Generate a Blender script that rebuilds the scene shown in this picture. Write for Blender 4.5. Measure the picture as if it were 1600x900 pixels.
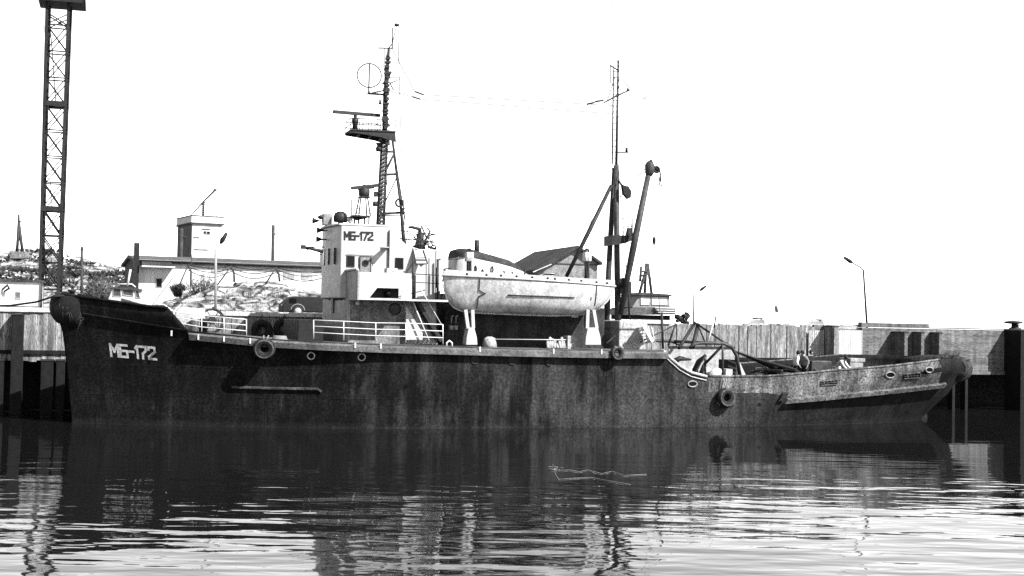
import bpy, bmesh, math, random
from mathutils import Vector, Matrix, noise
random.seed(7)
for o in list(bpy.data.objects):
    bpy.data.objects.remove(o, do_unlink=True)
SC = bpy.context.scene
COL = SC.collection
PI = math.pi
R = math.radians

# ------------------------------------------------------------------ camera
EYE = 4.6
FPX = 2000.0                      # focal length in pixels of a 1600 px wide picture
PITCH = math.atan(55 / FPX)
ROLL = R(1.05)
CF = Vector((0, math.cos(PITCH), math.sin(PITCH)))
_u0 = Vector((0, -math.sin(PITCH), math.cos(PITCH)))
_x = Vector((1, 0, 0))
CR = _x * math.cos(ROLL) + _u0 * math.sin(ROLL)
CU = _u0 * math.cos(ROLL) - _x * math.sin(ROLL)
CAMP = Vector((0, 0, EYE))
cam = bpy.data.cameras.new('camera')
camo = bpy.data.objects.new('camera', cam)
COL.objects.link(camo)
cam.sensor_width = 36.0
cam.lens = 36.0 * FPX / 1600.0
cam.clip_start = 0.5
cam.clip_end = 9000
m = Matrix.Identity(4)
for i in range(3):
    m[i][0], m[i][1], m[i][2], m[i][3] = CR[i], CU[i], -CF[i], CAMP[i]
camo.matrix_world = m
SC.camera = camo

# ------------------------------------------------------------------ light
SUN_AZ, SUN_EL = R(124), R(41)    # azimuth clockwise from +Y
world = bpy.data.worlds.new('World')
SC.world = world
world.use_nodes = True
nt = world.node_tree
bg = nt.nodes['Background']
sky = nt.nodes.new('ShaderNodeTexSky')
sky.sky_type = 'NISHITA'
sky.sun_disc = False
sky.sun_elevation = SUN_EL
sky.sun_rotation = SUN_AZ
sky.dust_density = 0.3
sky.air_density = 1.0
sky.ozone_density = 1.0
bw = nt.nodes.new('ShaderNodeRGBToBW')
nt.links.new(sky.outputs[0], bw.inputs[0])
nt.links.new(bw.outputs[0], bg.inputs[0])
bg.inputs[1].default_value = 0.112
sl = bpy.data.lights.new('sun', 'SUN')
sl.energy = 4.9
sl.angle = R(0.5)
sl.color = (1.0, 1.0, 1.0)
so = bpy.data.objects.new('sun', sl)
COL.objects.link(so)
sd = Vector((math.sin(SUN_AZ) * math.cos(SUN_EL), math.cos(SUN_AZ) * math.cos(SUN_EL), math.sin(SUN_EL)))
so.rotation_euler = (-sd).to_track_quat('-Z', 'Y').to_euler()
so.location = (60, -60, 60)
SC.view_settings.view_transform = 'Standard'
SC.view_settings.look = 'None'
SC.view_settings.gamma = 1.0
SC.view_settings.use_curve_mapping = False
SC.view_settings.exposure = 2.25
SC.render.engine = 'CYCLES'
SC.cycles.max_bounces = 5
SC.cycles.use_denoising = False

# ------------------------------------------------------------------ helpers
def ray(px, py):
    return CF + CR * ((px - 800) / FPX) + CU * ((450 - py) / FPX)

class Fr:
    """Local frame: x along the quay to the right, y away from the water, z up."""
    def __init__(self, ox, oy, ang):
        self.o = Vector((ox, oy, 0)); self.a = ang
        self.M = Matrix.Translation(self.o) @ Matrix.Rotation(ang, 4, 'Z')
        self.Mi = self.M.inverted()
    def w(self, p): return self.M @ Vector(p)
    def loc(self, p): return self.Mi @ Vector(p)
    def at(self, px, py, d):
        d0 = self.Mi @ CAMP
        dr = self.Mi.to_3x3() @ ray(px, py)
        t = (d - d0.y) / dr.y
        return d0 + dr * t
    def z(self, px, py, z):
        d0 = self.Mi @ CAMP
        dr = self.Mi.to_3x3() @ ray(px, py)
        return d0 + dr * ((z - d0.z) / dr.z)

YAW = R(18)
SHIP = Fr(0, 61, YAW)
at = SHIP.at
INFO = {}      # object name -> (frame, base)

MATS = {}
ALB = 0.38          # the negative is exposed two stops over: every surface kept on the same dull scale
def mat(name, v, var=0.25, scale=3.0, rough=0.7, streak=0.0, speck=0.0, spec=0.3, metal=0.0, bump=0.0, stretch=(1, 1, 1), bscale=None):
    """A neutral procedural paint/stone/wood: base value v, blotches, streaks running down, fine speckle."""
    if name in MATS: return MATS[name]
    v *= ALB
    if v < 0.05: spec = min(spec, 0.12)
    M = bpy.data.materials.new(name); M.use_nodes = True
    t = M.node_tree; N = t.nodes; L = t.links
    b = N['Principled BSDF']
    b.inputs['Roughness'].default_value = rough
    b.inputs['Specular IOR Level'].default_value = spec
    b.inputs['Metallic'].default_value = metal
    tc = N.new('ShaderNodeTexCoord')
    mp = N.new('ShaderNodeMapping'); mp.inputs['Scale'].default_value = stretch
    L.new(tc.outputs['Object'], mp.inputs[0])
    def nz(sc, det, vec=mp):
        n = N.new('ShaderNodeTexNoise'); n.inputs['Scale'].default_value = sc; n.inputs['Detail'].default_value = det
        n.inputs['Roughness'].default_value = 0.65
        L.new(vec.outputs[0], n.inputs['Vector']); return n.outputs['Fac']
    def rng(x, a, c, lo=0.3, hi=0.7):
        r = N.new('ShaderNodeMapRange'); r.inputs['From Min'].default_value = lo; r.inputs['From Max'].default_value = hi
        r.inputs['To Min'].default_value = a; r.inputs['To Max'].default_value = c
        L.new(x, r.inputs['Value']); return r.outputs[0]
    def mul(a, c):
        q = N.new('ShaderNodeMath'); q.operation = 'MULTIPLY'
        L.new(a, q.inputs[0])
        if isinstance(c, float): q.inputs[1].default_value = c
        else: L.new(c, q.inputs[1])
        return q.outputs[0]
    x = rng(nz(scale, 6), v * (1 - var), v * (1 + var))
    if streak:
        m2 = N.new('ShaderNodeMapping'); m2.inputs['Scale'].default_value = (3.0, 3.0, 0.22)
        L.new(tc.outputs['Object'], m2.inputs[0])
        x = mul(x, rng(nz(1.0, 5, m2), 1 - streak, 1 + streak))
    if speck:
        x = mul(x, rng(nz(11.0, 5), 1 - speck * 1.25, 1 + speck * 1.25))
    cl = N.new('ShaderNodeClamp'); cl.inputs['Min'].default_value = 0.0015; cl.inputs['Max'].default_value = 0.86
    L.new(x, cl.inputs[0])
    L.new(cl.outputs[0], b.inputs['Base Color'])
    L.new(rng(nz(scale * 2.3, 4), max(0.05, rough - 0.12), min(1, rough + 0.12)), b.inputs['Roughness'])
    if bump:
        bp = N.new('ShaderNodeBump'); bp.inputs['Strength'].default_value = bump; bp.inputs['Distance'].default_value = 0.05
        L.new(nz(bscale or scale * 4, 6), bp.inputs['Height']); L.new(bp.outputs[0], b.inputs['Normal'])
    MATS[name] = M
    return M

hull_m = mat('hull_black_paint', 0.0085, 0.75, 0.55, 0.85, streak=0.55, speck=0.9, bump=0.25, bscale=1.2, spec=0.04)
def hull_wear_shade(M):
    t = M.node_tree; N = t.nodes; L = t.links; b = N['Principled BSDF']
    src = b.inputs['Base Color'].links[0].from_socket
    tc = N.new('ShaderNodeTexCoord'); sp = N.new('ShaderNodeSeparateXYZ'); L.new(tc.outputs['Object'], sp.inputs[0])
    n1 = N.new('ShaderNodeTexNoise'); n1.inputs['Scale'].default_value = 0.55; n1.inputs['Detail'].default_value = 9; n1.inputs['Roughness'].default_value = 0.72
    mp = N.new('ShaderNodeMapping'); mp.inputs['Scale'].default_value = (1, 1, 0.75); L.new(tc.outputs['Object'], mp.inputs[0]); L.new(mp.outputs[0], n1.inputs['Vector'])
    mp2 = N.new('ShaderNodeMapping'); mp2.inputs['Scale'].default_value = (1.6, 1.6, 0.16); L.new(tc.outputs['Object'], mp2.inputs[0])
    n3 = N.new('ShaderNodeTexNoise'); n3.inputs['Scale'].default_value = 1.0; n3.inputs['Detail'].default_value = 7; n3.inputs['Roughness'].default_value = 0.7; L.new(mp2.outputs[0], n3.inputs['Vector'])
    mx = N.new('ShaderNodeMath'); mx.operation = 'MULTIPLY_ADD'; L.new(n3.outputs['Fac'], mx.inputs[0]); mx.inputs[1].default_value = 0.9
    hx = N.new('ShaderNodeMath'); hx.operation = 'MULTIPLY_ADD'; L.new(n1.outputs['Fac'], hx.inputs[0]); hx.inputs[1].default_value = 0.6; hx.inputs[2].default_value = -0.25; L.new(hx.outputs[0], mx.inputs[2])
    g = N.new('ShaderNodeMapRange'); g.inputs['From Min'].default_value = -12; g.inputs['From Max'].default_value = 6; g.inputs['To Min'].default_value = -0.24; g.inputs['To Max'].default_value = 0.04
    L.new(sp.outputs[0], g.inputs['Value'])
    g2 = N.new('ShaderNodeMapRange'); g2.inputs['From Min'].default_value = 8.5; g2.inputs['From Max'].default_value = 13; g2.inputs['To Min'].default_value = 1.0; g2.inputs['To Max'].default_value = 0.18  # wear fades out aft: shade under the counter put into the hull colour
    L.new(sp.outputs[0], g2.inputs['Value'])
    a = N.new('ShaderNodeMath'); a.operation = 'ADD'; L.new(mx.outputs[0], a.inputs[0]); L.new(g.outputs[0], a.inputs[1])
    r = N.new('ShaderNodeMapRange'); r.inputs['From Min'].default_value = 0.34; r.inputs['From Max'].default_value = 0.72; r.inputs['To Min'].default_value = 0.0; r.inputs['To Max'].default_value = 0.030
    L.new(a.outputs[0], r.inputs['Value'])
    n2 = N.new('ShaderNodeTexNoise'); n2.inputs['Scale'].default_value = 9; n2.inputs['Detail'].default_value = 5; n2.inputs['Roughness'].default_value = 0.8; L.new(tc.outputs['Object'], n2.inputs['Vector'])
    q = N.new('ShaderNodeMapRange'); q.inputs['From Min'].default_value = 0.40; q.inputs['From Max'].default_value = 0.62; q.inputs['To Min'].default_value = 0.3; q.inputs['To Max'].default_value = 1.4; L.new(n2.outputs['Fac'], q.inputs['Value'])
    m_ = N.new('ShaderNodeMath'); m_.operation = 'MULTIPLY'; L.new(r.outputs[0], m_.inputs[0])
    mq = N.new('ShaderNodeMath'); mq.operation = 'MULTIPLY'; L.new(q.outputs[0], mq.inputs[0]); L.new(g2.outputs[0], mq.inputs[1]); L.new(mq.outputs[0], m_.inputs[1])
    # dried scum line just above the water, broken up by noise
    z1 = N.new('ShaderNodeMapRange'); z1.interpolation_type = 'SMOOTHSTEP'; z1.inputs['From Min'].default_value = 0.30; z1.inputs['From Max'].default_value = 0.10
    z1.inputs['To Min'].default_value = 0.0; z1.inputs['To Max'].default_value = 0.003; L.new(sp.outputs[2], z1.inputs['Value'])
    zz = N.new('ShaderNodeMath'); zz.operation = 'MULTIPLY_ADD'; L.new(z1.outputs[0], zz.inputs[0]); L.new(q.outputs[0], zz.inputs[1]); L.new(m_.outputs[0], zz.inputs[2])
    d = N.new('ShaderNodeMath'); d.operation = 'ADD'; L.new(src, d.inputs[0]); L.new(zz.outputs[0], d.inputs[1])
    # welded plate seams, slightly dished plating
    bk = N.new('ShaderNodeTexBrick'); bk.inputs['Scale'].default_value = 1.0; bk.inputs['Brick Width'].default_value = 3.4; bk.inputs['Row Height'].default_value = 1.25
    bk.inputs['Mortar Size'].default_value = 0.02; bk.inputs['Mortar Smooth'].default_value = 0.6
    cx = N.new('ShaderNodeCombineXYZ'); L.new(sp.outputs[0], cx.inputs[0]); L.new(sp.outputs[2], cx.inputs[1]); L.new(cx.outputs[0], bk.inputs['Vector'])
    b2_ = N.new('ShaderNodeBump'); b2_.inputs['Strength'].default_value = 0.5; b2_.inputs['Distance'].default_value = 0.03; L.new(bk.outputs['Fac'], b2_.inputs['Height'])
    old = b.inputs['Normal'].links[0].from_socket; L.new(old, b2_.inputs['Normal']); L.new(b2_.outputs[0], b.inputs['Normal'])
    L.new(d.outputs[0], b.inputs['Base Color'])
hull_wear_shade(hull_m)
dark_m = mat('black_paint', 0.012, 0.5, 3, 0.7, speck=0.3, spec=0.2)
steel_m = mat('dark_steel', 0.022, 0.5, 4, 0.6, speck=0.3)
mast_m = mat('mast_paint', 0.045, 0.6, 2.2, 0.6, streak=0.4, speck=0.4)
white_m = mat('white_paint', 0.50, 0.10, 1.4, 0.55, streak=0.10, speck=0.05)
rail_m = mat('rail_white_paint', 0.66, 0.10, 3.0, 0.5)
grey_m = mat('grey_paint', 0.24, 0.35, 1.6, 0.7, streak=0.35, speck=0.35)
lgrey_m = mat('light_grey_paint', 0.44, 0.3, 1.8, 0.65, streak=0.3, speck=0.3)
belt_m = mat('worn_belt_paint', 0.11, 0.6, 1.3, 0.8, speck=0.5, bump=0.2)
deck_m = mat('deck_paint', 0.10, 0.5, 1.0, 0.8, speck=0.4)
boat_m = mat('boat_white_paint', 0.54, 0.35, 1.3, 0.42, streak=0.25, speck=0.30, spec=0.4)
glass_m = mat('dark_glass', 0.006, 0.4, 4, 0.25, spec=0.08)
rubber_m = mat('tyre_rubber', 0.02, 0.6, 6, 0.85, speck=0.5, bump=0.5)
rope_m = mat('rope', 0.22, 0.5, 25, 0.9)
drope_m = mat('dark_rope', 0.02, 0.4, 25, 0.9)
letter_m = mat('letter_white', 0.50, 0.35, 6, 0.7, speck=0.45)
letterb_m = mat('letter_black', 0.015, 0.3, 6, 0.6)
timber_m = mat('weathered_timber', 0.19, 0.7, 1.6, 0.9, streak=0.7, speck=0.8, bump=0.4, stretch=(3, 3, 0.4))
tar_m = mat('tarred_timber', 0.008, 0.6, 2, 0.9, streak=0.5, speck=0.4, bump=0.4)
conc_m = mat('old_concrete', 0.13, 0.55, 0.8, 0.9, streak=0.45, speck=0.7, bump=0.4, stretch=(.35, 1, 3.5))
pconc_m = mat('pale_concrete', 0.55, 0.3, 1.4, 0.9, streak=0.3, speck=0.3)
plaster_m = mat('whitewashed_wall', 0.70, 0.16, 0.8, 0.9, streak=0.22, speck=0.12)
roofd_m = mat('dark_roofing', 0.05, 0.6, 0.9, 0.9, speck=0.6, bump=0.3)
brick_m = mat('brick_wall', 0.20, 0.5, 2.2, 0.9, speck=0.6, bump=0.3)
rock_m = None
tarp_m = mat('canvas_cover', 0.40, 0.35, 2.0, 0.9, speck=0.35, bump=0.6)
cloth_w = mat('white_cloth', 0.75, 0.12, 9, 0.9)
cloth_d = mat('dark_cloth', 0.02, 0.4, 9, 0.9)
cloth_g = mat('grey_cloth', 0.22, 0.3, 9, 0.9)
skin_m = mat('skin', 0.32, 0.12, 9, 0.6)
hair_m = mat('hair', 0.015, 0.4, 30, 0.7)
bush_m = mat('bare_twigs', 0.08, 0.5, 6, 0.9)
scrub_m = mat('low_scrub_foliage', 0.035, 0.6, 2, 0.9)
crane_m = mat('crane_dark_paint', 0.014, 0.5, 2, 0.7, speck=0.5)
ground_m = mat('quay_ground', 0.42, 0.35, 0.3, 0.95, speck=0.3)
pole_m = mat('pole_timber', 0.05, 0.5, 2, 0.9)
lamp_m = mat('lamp_post_paint', 0.45, 0.2, 3, 0.6)

class MB:
    def __init__(self): self.v = []; self.f = []; self.sm = []
    def add(self, vs, fs, smooth=False):
        n = len(self.v)
        self.v += [Vector(p) for p in vs]
        self.f += [tuple(i + n for i in f) for f in fs]
        self.sm += [smooth] * len(fs)
        return self
    def box(self, a, b):
        x0, x1 = sorted((a[0], b[0])); y0, y1 = sorted((a[1], b[1])); z0, z1 = sorted((a[2], b[2]))
        return self.add([(x0, y0, z0), (x1, y0, z0), (x1, y1, z0), (x0, y1, z0), (x0, y0, z1), (x1, y0, z1), (x1, y1, z1), (x0, y1, z1)],
                        [(3, 2, 1, 0), (4, 5, 6, 7), (0, 1, 5, 4), (1, 2, 6, 5), (2, 3, 7, 6), (3, 0, 4, 7)])
    def path(self, pts, r, n=8, closed=False):
        pts = [Vector(p) for p in pts]
        k = len(pts)
        rs = list(r) if isinstance(r, (list, tuple)) else [r] * k
        rings = []
        prev = None
        for i, p in enumerate(pts):
            a = pts[i - 1] if (i or closed) else p
            c = pts[(i + 1) % k] if (i < k - 1 or closed) else p
            d = (c - a)
            if d.length < 1e-9: d = Vector((0, 0, 1))
            d.normalize()
            if prev is None:
                h = Vector((0, 0, 1)) if abs(d.z) < 0.9 else Vector((1, 0, 0))
                e1 = d.cross(h).normalized()
            else:
                e1 = (prev - d * prev.dot(d))
                e1 = e1.normalized() if e1.length > 1e-6 else d.orthogonal().normalized()
            prev = e1
            e2 = d.cross(e1)
            rings.append([p + (e1 * math.cos(2 * PI * j / n) + e2 * math.sin(2 * PI * j / n)) * rs[i] for j in range(n)])
        vs = [q for rg in rings for q in rg]
        fs = []
        for i in range(k if closed else k - 1):
            i2 = (i + 1) % k
            for j in range(n):
                j2 = (j + 1) % n
                fs.append((i * n + j, i * n + j2, i2 * n + j2, i2 * n + j))
        self.add(vs, fs, True)
        if not closed:
            b = len(self.v) - len(vs)
            self.f.append(tuple(b + j for j in range(n - 1, -1, -1))); self.sm.append(False)
            self.f.append(tuple(b + (k - 1) * n + j for j in range(n))); self.sm.append(False)
        return self
    def tube(self, a, b, r, r2=None, n=8): return self.path([a, b], [r, r if r2 is None else r2], n)
    def bar(self, a, b, w, h, up=(0, 0, 1)):
        a, b = Vector(a), Vector(b); d = (b - a).normalized(); u = Vector(up)
        s = d.cross(u)
        s = s.normalized() if s.length > 1e-6 else d.orthogonal().normalized()
        u = s.cross(d)
        vs = []
        for p in (a, b):
            for i, j in ((-1, -1), (1, -1), (1, 1), (-1, 1)):
                vs.append(p + s * (i * w / 2) + u * (j * h / 2))
        return self.add(vs, [(0, 1, 2, 3), (7, 6, 5, 4), (0, 4, 5, 1), (1, 5, 6, 2), (2, 6, 7, 3), (3, 7, 4, 0)])
    def prism(self, poly, d0, d1):
        """poly: (x, z) outline; extruded in depth d0..d1"""
        n = len(poly)
        vs = [(p[0], d0, p[1]) for p in poly] + [(p[0], d1, p[1]) for p in poly]
        fs = [tuple(range(n)), tuple(range(2 * n - 1, n - 1, -1))]
        for i in range(n):
            j = (i + 1) % n
            fs.append((j, i, i + n, j + n))
        return self.add(vs, fs)
    def plan(self, poly, z0, z1, shift=(0, 0)):
        """poly: (x, y) plan; extruded in height (top moved by shift)"""
        n = len(poly)
        vs = [(p[0], p[1], z0) for p in poly] + [(p[0] + shift[0], p[1] + shift[1], z1) for p in poly]
        fs = [tuple(range(n - 1, -1, -1)), tuple(range(n, 2 * n))]
        for i in range(n):
            j = (i + 1) % n
            fs.append((i, j, j + n, i + n))
        return self.add(vs, fs)
    def lathe(self, prof, c, axis='Z', n=20):
        c = Vector(c); vs = []
        for (r, h) in prof:
            for j in range(n):
                a = 2 * PI * j / n
                if axis == 'Z': q = Vector((r * math.cos(a), r * math.sin(a), h))
                elif axis == 'Y': q = Vector((r * math.cos(a), h, r * math.sin(a)))
                else: q = Vector((h, r * math.cos(a), r * math.sin(a)))
                vs.append(c + q)
        fs = []
        for i in range(len(prof) - 1):
            for j in range(n):
                fs.append((i * n + j, i * n + (j + 1) % n, (i + 1) * n + (j + 1) % n, (i + 1) * n + j))
        fs.append(tuple(range(n - 1, -1, -1))); k = (len(prof) - 1) * n; fs.append(tuple(range(k, k + n)))
        return self.add(vs, fs, True)
    def torus(self, c, R0, r, nrm=(0, 1, 0), n=28, k=10):
        nr = Vector(nrm).normalized(); e1 = nr.orthogonal().normalized(); e2 = nr.cross(e1)
        return self.path([Vector(c) + (e1 * math.cos(2 * PI * i / n) + e2 * math.sin(2 * PI * i / n)) * R0 for i in range(n)], r, k, True)
    def disc(self, c, R0, nrm=(0, -1, 0), th=0.02, n=20):
        nr = Vector(nrm).normalized()
        return self.tube(Vector(c), Vector(c) + nr * th, R0, n=n)
    def loft(self, rings, closed_ring=False, smooth=True):
        n = len(rings[0]); vs = [p for r in rings for p in r]; fs = []
        for i in range(len(rings) - 1):
            for j in range(n if closed_ring else n - 1):
                j2 = (j + 1) % n
                fs.append((i * n + j, i * n + j2, (i + 1) * n + j2, (i + 1) * n + j))
        return self.add(vs, fs, smooth)
    def build(self, name, material, parent=None, fr=SHIP, base=None, bevel=0.0, fix=True):
        if parent is not None: fr, base = INFO[parent.name]
        base = Vector(base)
        me = bpy.data.meshes.new(name)
        me.from_pydata([p - base for p in self.v], [], self.f)
        me.polygons.foreach_set('use_smooth', self.sm)
        me.materials.append(material)
        if fix:
            bm = bmesh.new(); bm.from_mesh(me); bmesh.ops.recalc_face_normals(bm, faces=bm.faces); bm.to_mesh(me); bm.free()
        me.update()
        o = bpy.data.objects.new(name, me); COL.objects.link(o)
        if parent is not None: o.parent = parent
        else:
            o.location = fr.w(base); o.rotation_euler = (0, 0, fr.a)
        INFO[o.name] = (fr, base)
        if bevel:
            bv = o.modifiers.new('bevel', 'BEVEL'); bv.width = bevel; bv.segments = 2; bv.limit_method = 'ANGLE'
        return o

def thing(name, label, cat, base, fr=SHIP, group=None):
    o = bpy.data.objects.new(name, None); COL.objects.link(o)
    o.empty_display_size = 0.5
    o.location = fr.w(base); o.rotation_euler = (0, 0, fr.a)
    INFO[o.name] = (fr, Vector(base))
    return tag(o, label, cat, group)
def tag(o, label, cat, group=None, kind=None):
    if label: o['label'] = label
    if cat: o['category'] = cat
    if group: o['group'] = group
    if kind: o['kind'] = kind
    return o
def interp(xs, ys, x):
    if x <= xs[0]: return ys[0]
    for i in range(1, len(xs)):
        if x <= xs[i]:
            t = (x - xs[i - 1]) / (xs[i] - xs[i - 1]); return ys[i - 1] + (ys[i] - ys[i - 1]) * t
    return ys[-1]

# ------------------------------------------------------------------ water
def water():
    M = bpy.data.materials.new('harbour_water'); M.use_nodes = True
    t = M.node_tree; N = t.nodes; L = t.links
    b = N['Principled BSDF']
    b.inputs['Base Color'].default_value = (0.0035, 0.0035, 0.0035, 1)
    b.inputs['Roughness'].default_value = 0.03
    b.inputs['IOR'].default_value = 1.333
    b.inputs['Specular IOR Level'].default_value = 0.5
    tc = N.new('ShaderNodeTexCoord')
    def layer(sx, sy, sc, det, rot=0.0):
        mp = N.new('ShaderNodeMapping'); mp.inputs['Scale'].default_value = (sx, sy, 1); mp.inputs['Rotation'].default_value = (0, 0, rot)
        L.new(tc.outputs['Object'], mp.inputs[0])
        n = N.new('ShaderNodeTexNoise'); n.inputs['Scale'].default_value = sc; n.inputs['Detail'].default_value = det
        n.inputs['Roughness'].default_value = 0.55
        L.new(mp.outputs[0], n.inputs['Vector']); return n.outputs['Fac']
    def mad(a, k, c=None):
        q = N.new('ShaderNodeMath'); q.operation = 'MULTIPLY_ADD'
        L.new(a, q.inputs[0])
        if isinstance(k, float): q.inputs[1].default_value = k
        else: L.new(k, q.inputs[1])
        if c is None: q.inputs[2].default_value = 0
        else: L.new(c, q.inputs[2])
        return q.outputs[0]
    # ripples (metres); calmer in the lee beside the hull, rougher towards the camera
    h = mad(layer(0.36, 1.0, 0.85, 1.6, R(-7)), 0.060)
    h = mad(layer(0.42, 1.0, 2.1, 2.0, R(5)), 0.011, h)
    h = mad(layer(1, 1, 0.10, 1.0), 0.25, h)
    sp = N.new('ShaderNodeSeparateXYZ'); L.new(tc.outputs['Object'], sp.inputs[0])
    rg = N.new('ShaderNodeMapRange'); rg.interpolation_type = 'SMOOTHSTEP'
    rg.inputs['From Min'].default_value = 27.0; rg.inputs['From Max'].default_value = 50.0
    rg.inputs['To Min'].default_value = 1.0; rg.inputs['To Max'].default_value = 0.10
    L.new(sp.outputs[1], rg.inputs['Value'])
    h = mad(h, rg.outputs[0])
    bp = N.new('ShaderNodeBump'); bp.inputs['Strength'].default_value = 1.0; bp.inputs['Distance'].default_value = 1.0
    L.new(h, bp.inputs['Height']); L.new(bp.outputs[0], b.inputs['Normal'])
    w = MB().add([(-2500, -60, 0), (2500, -60, 0), (2500, 3500, 0), (-2500, 3500, 0)], [(0, 1, 2, 3)])
    o = w.build('water', M, fr=Fr(0, 0, 0), base=(0, 0, 0))
    o['kind'] = 'structure'
water()

# ------------------------------------------------------------------ ground behind the quay edge
QD = 5.9                           # quay face
QZ = 4.72
g = MB().box((-900, QD + 0.25, 4.1), (900, QD + 1500, QZ))
tag(g.build('ground', ground_m, base=(0, QD, QZ)), None, None, kind='structure')

def rock_material():
    M = bpy.data.materials.new('granite_rock'); M.use_nodes = True
    t = M.node_tree; N = t.nodes; L = t.links; b = N['Principled BSDF']
    b.inputs['Roughness'].default_value = 0.95; b.inputs['Specular IOR Level'].default_value = 0.1
    tc = N.new('ShaderNodeTexCoord')
    mp = N.new('ShaderNodeMapping'); mp.inputs['Scale'].default_value = (0.6, 0.6, 1.6); L.new(tc.outputs['Object'], mp.inputs[0])
    n = N.new('ShaderNodeTexNoise'); n.inputs['Scale'].default_value = 1.1; n.inputs['Detail'].default_value = 8; n.inputs['Roughness'].default_value = 0.7
    L.new(mp.outputs[0], n.inputs['Vector'])
    ml = N.new('ShaderNodeVectorMath'); ml.operation = 'MULTIPLY_ADD'
    L.new(n.outputs['Color'], ml.inputs[0]); ml.inputs[1].default_value = (0.9, 0.9, 0.9); L.new(mp.outputs[0], ml.inputs[2])
    v = N.new('ShaderNodeTexVoronoi'); v.feature = 'DISTANCE_TO_EDGE'; v.inputs['Scale'].default_value = 0.9
    L.new(ml.outputs[0], v.inputs['Vector'])
    r1 = N.new('ShaderNodeMapRange'); r1.inputs['From Min'].default_value = 0.0; r1.inputs['From Max'].default_value = 0.10
    r1.inputs['To Min'].default_value = 0.03; r1.inputs['To Max'].default_value = 1.0; L.new(v.outputs['Distance'], r1.inputs['Value'])
    r2 = N.new('ShaderNodeMapRange'); r2.inputs['From Min'].default_value = 0.40; r2.inputs['From Max'].default_value = 0.64
    r2.inputs['To Min'].default_value = 0.03; r2.inputs['To Max'].default_value = 0.27; L.new(n.outputs['Fac'], r2.inputs['Value'])
    q = N.new('ShaderNodeMath'); q.operation = 'MULTIPLY'; L.new(r1.outputs[0], q.inputs[0]); L.new(r2.outputs[0], q.inputs[1])
    L.new(q.outputs[0], b.inputs['Base Color'])
    bp = N.new('ShaderNodeBump'); bp.inputs['Distance'].default_value = 0.4; bp.inputs['Strength'].default_value = 0.8
    L.new(q.outputs[0], bp.inputs['Height']); L.new(bp.outputs[0], b.inputs['Normal'])
    return M
rock_m = rock_material()

def hill(name, prof, dfront, dcrest, dback, nx, ny, amp, freq, base_z, seed):
    """prof: crest as picture points, put on the plane d = dcrest; the slope runs from dfront up to it and down again behind"""
    pts = [at(px, py, dcrest) for px, py in prof]
    xs = [p.x for p in pts]; zs = [p.z for p in pts]
    mb = MB(); vs = []
    for j in range(ny + 1):
        d = dfront + (dback - dfront) * j / ny
        k = (d - dfront) / (dcrest - dfront) if d < dcrest else 1 - 0.9 * (d - dcrest) / (dback - dcrest)
        k = max(0, k) ** 0.75
        for i in range(nx + 1):
            x = xs[0] + (xs[-1] - xs[0]) * i / nx
            top = interp(xs, zs, x)
            n = noise.fractal(Vector((x * freq + seed, d * freq, seed)), 0.9, 2.1, 6)
            rg = abs(noise.noise(Vector((x * freq * 1.7, d * freq * 2.6, seed + 5))))
            z = base_z + (top - base_z) * k + (n * amp * 0.55 - max(0, 0.22 - rg) * amp * 2.2) * min(1, k * 3)
            vs.append((x, d, max(base_z - 0.2, z)))
    fs = [(j * (nx + 1) + i, j * (nx + 1) + i + 1, (j + 1) * (nx + 1) + i + 1, (j + 1) * (nx + 1) + i) for j in range(ny) for i in range(nx)]
    mb.add(vs, fs, False)
    o = mb.build(name, rock_m, base=(xs[0], dcrest, base_z))
    o['kind'] = 'structure'
    return o
hill('rocky_hill', [(215, 500), (245, 478), (285, 458), (330, 447), (385, 441), (430, 443), (480, 455), (530, 468), (600, 500)],
     QD + 9, QD + 24, QD + 36, 150, 70, 1.0, 0.33, QZ - 0.05, 3.1)
hill('hills', [(-160, 398), (-40, 394), (20, 398), (60, 399), (100, 402), (135, 411), (200, 416), (260, 420), (360, 470), (420, 500)],
     QD + 40, QD + 110, QD + 200, 130, 60, 3.2, 0.10, QZ - 0.05, 9.4)

# ------------------------------------------------------------------ quay
sX = lambda px, py=520, d=QD: at(px, py, d).x
S0, S1, S2 = -58.0, sX(1346), sX(1600) + 40
q = thing('quay_wall', 'long harbour quay of upright weathered planks running behind the tug', 'quay', (S0, QD, 0))
pl = MB(); x = S0
while x < S1 - 0.02:
    w = random.uniform(0.22, 0.36); w = min(w, S1 - x)
    off = random.uniform(-0.035, 0.035)
    zt = 4.62 + random.uniform(-0.05, 0.03)
    if at(1050, 505, QD).x < x < at(1300, 505, QD).x: zt += random.uniform(0.10, 0.20)
    pl.box((x + 0.006, QD + off, 2.45 + random.uniform(-.12, .1)), (x + w - 0.006, QD + 0.2, zt))
    x += w
pl.build('plank_facing', timber_m, q)
kb = MB().box((S0, QD - 0.04, 4.70), (at(1050, 505, QD).x, QD + 0.5, 4.92))
kb.build('kerb', pconc_m, q, bevel=0.03)
kb = MB()
for z in (2.75,):
    kb.box((S0, QD - 0.10, z), (S1 - 0.1, QD - 0.04, z + 0.18))
kb.build('waling_beam', tar_m, q)
cw = MB()
cx = S1
zt = at(1600, 516, QD).z
k = 0
while cx < S2:
    w = 5.1
    cw.box((cx + 0.01, QD - 0.03 + random.uniform(-.015, .015), 2.25), (min(cx + w, S2) - 0.01, QD + 0.24, zt - 0.02))
    cx += w
cw.box((S1, QD - 0.14, 2.05), (S2, QD + 0.24, 2.249))
cq = thing('quay_wall', 'grey board-marked concrete quay wall beyond the tug stern', 'quay', (S1, QD, 0))
cw.build('concrete_facing', conc_m, cq, bevel=0.02)
pz = at(1400, 505, QD).z
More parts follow.
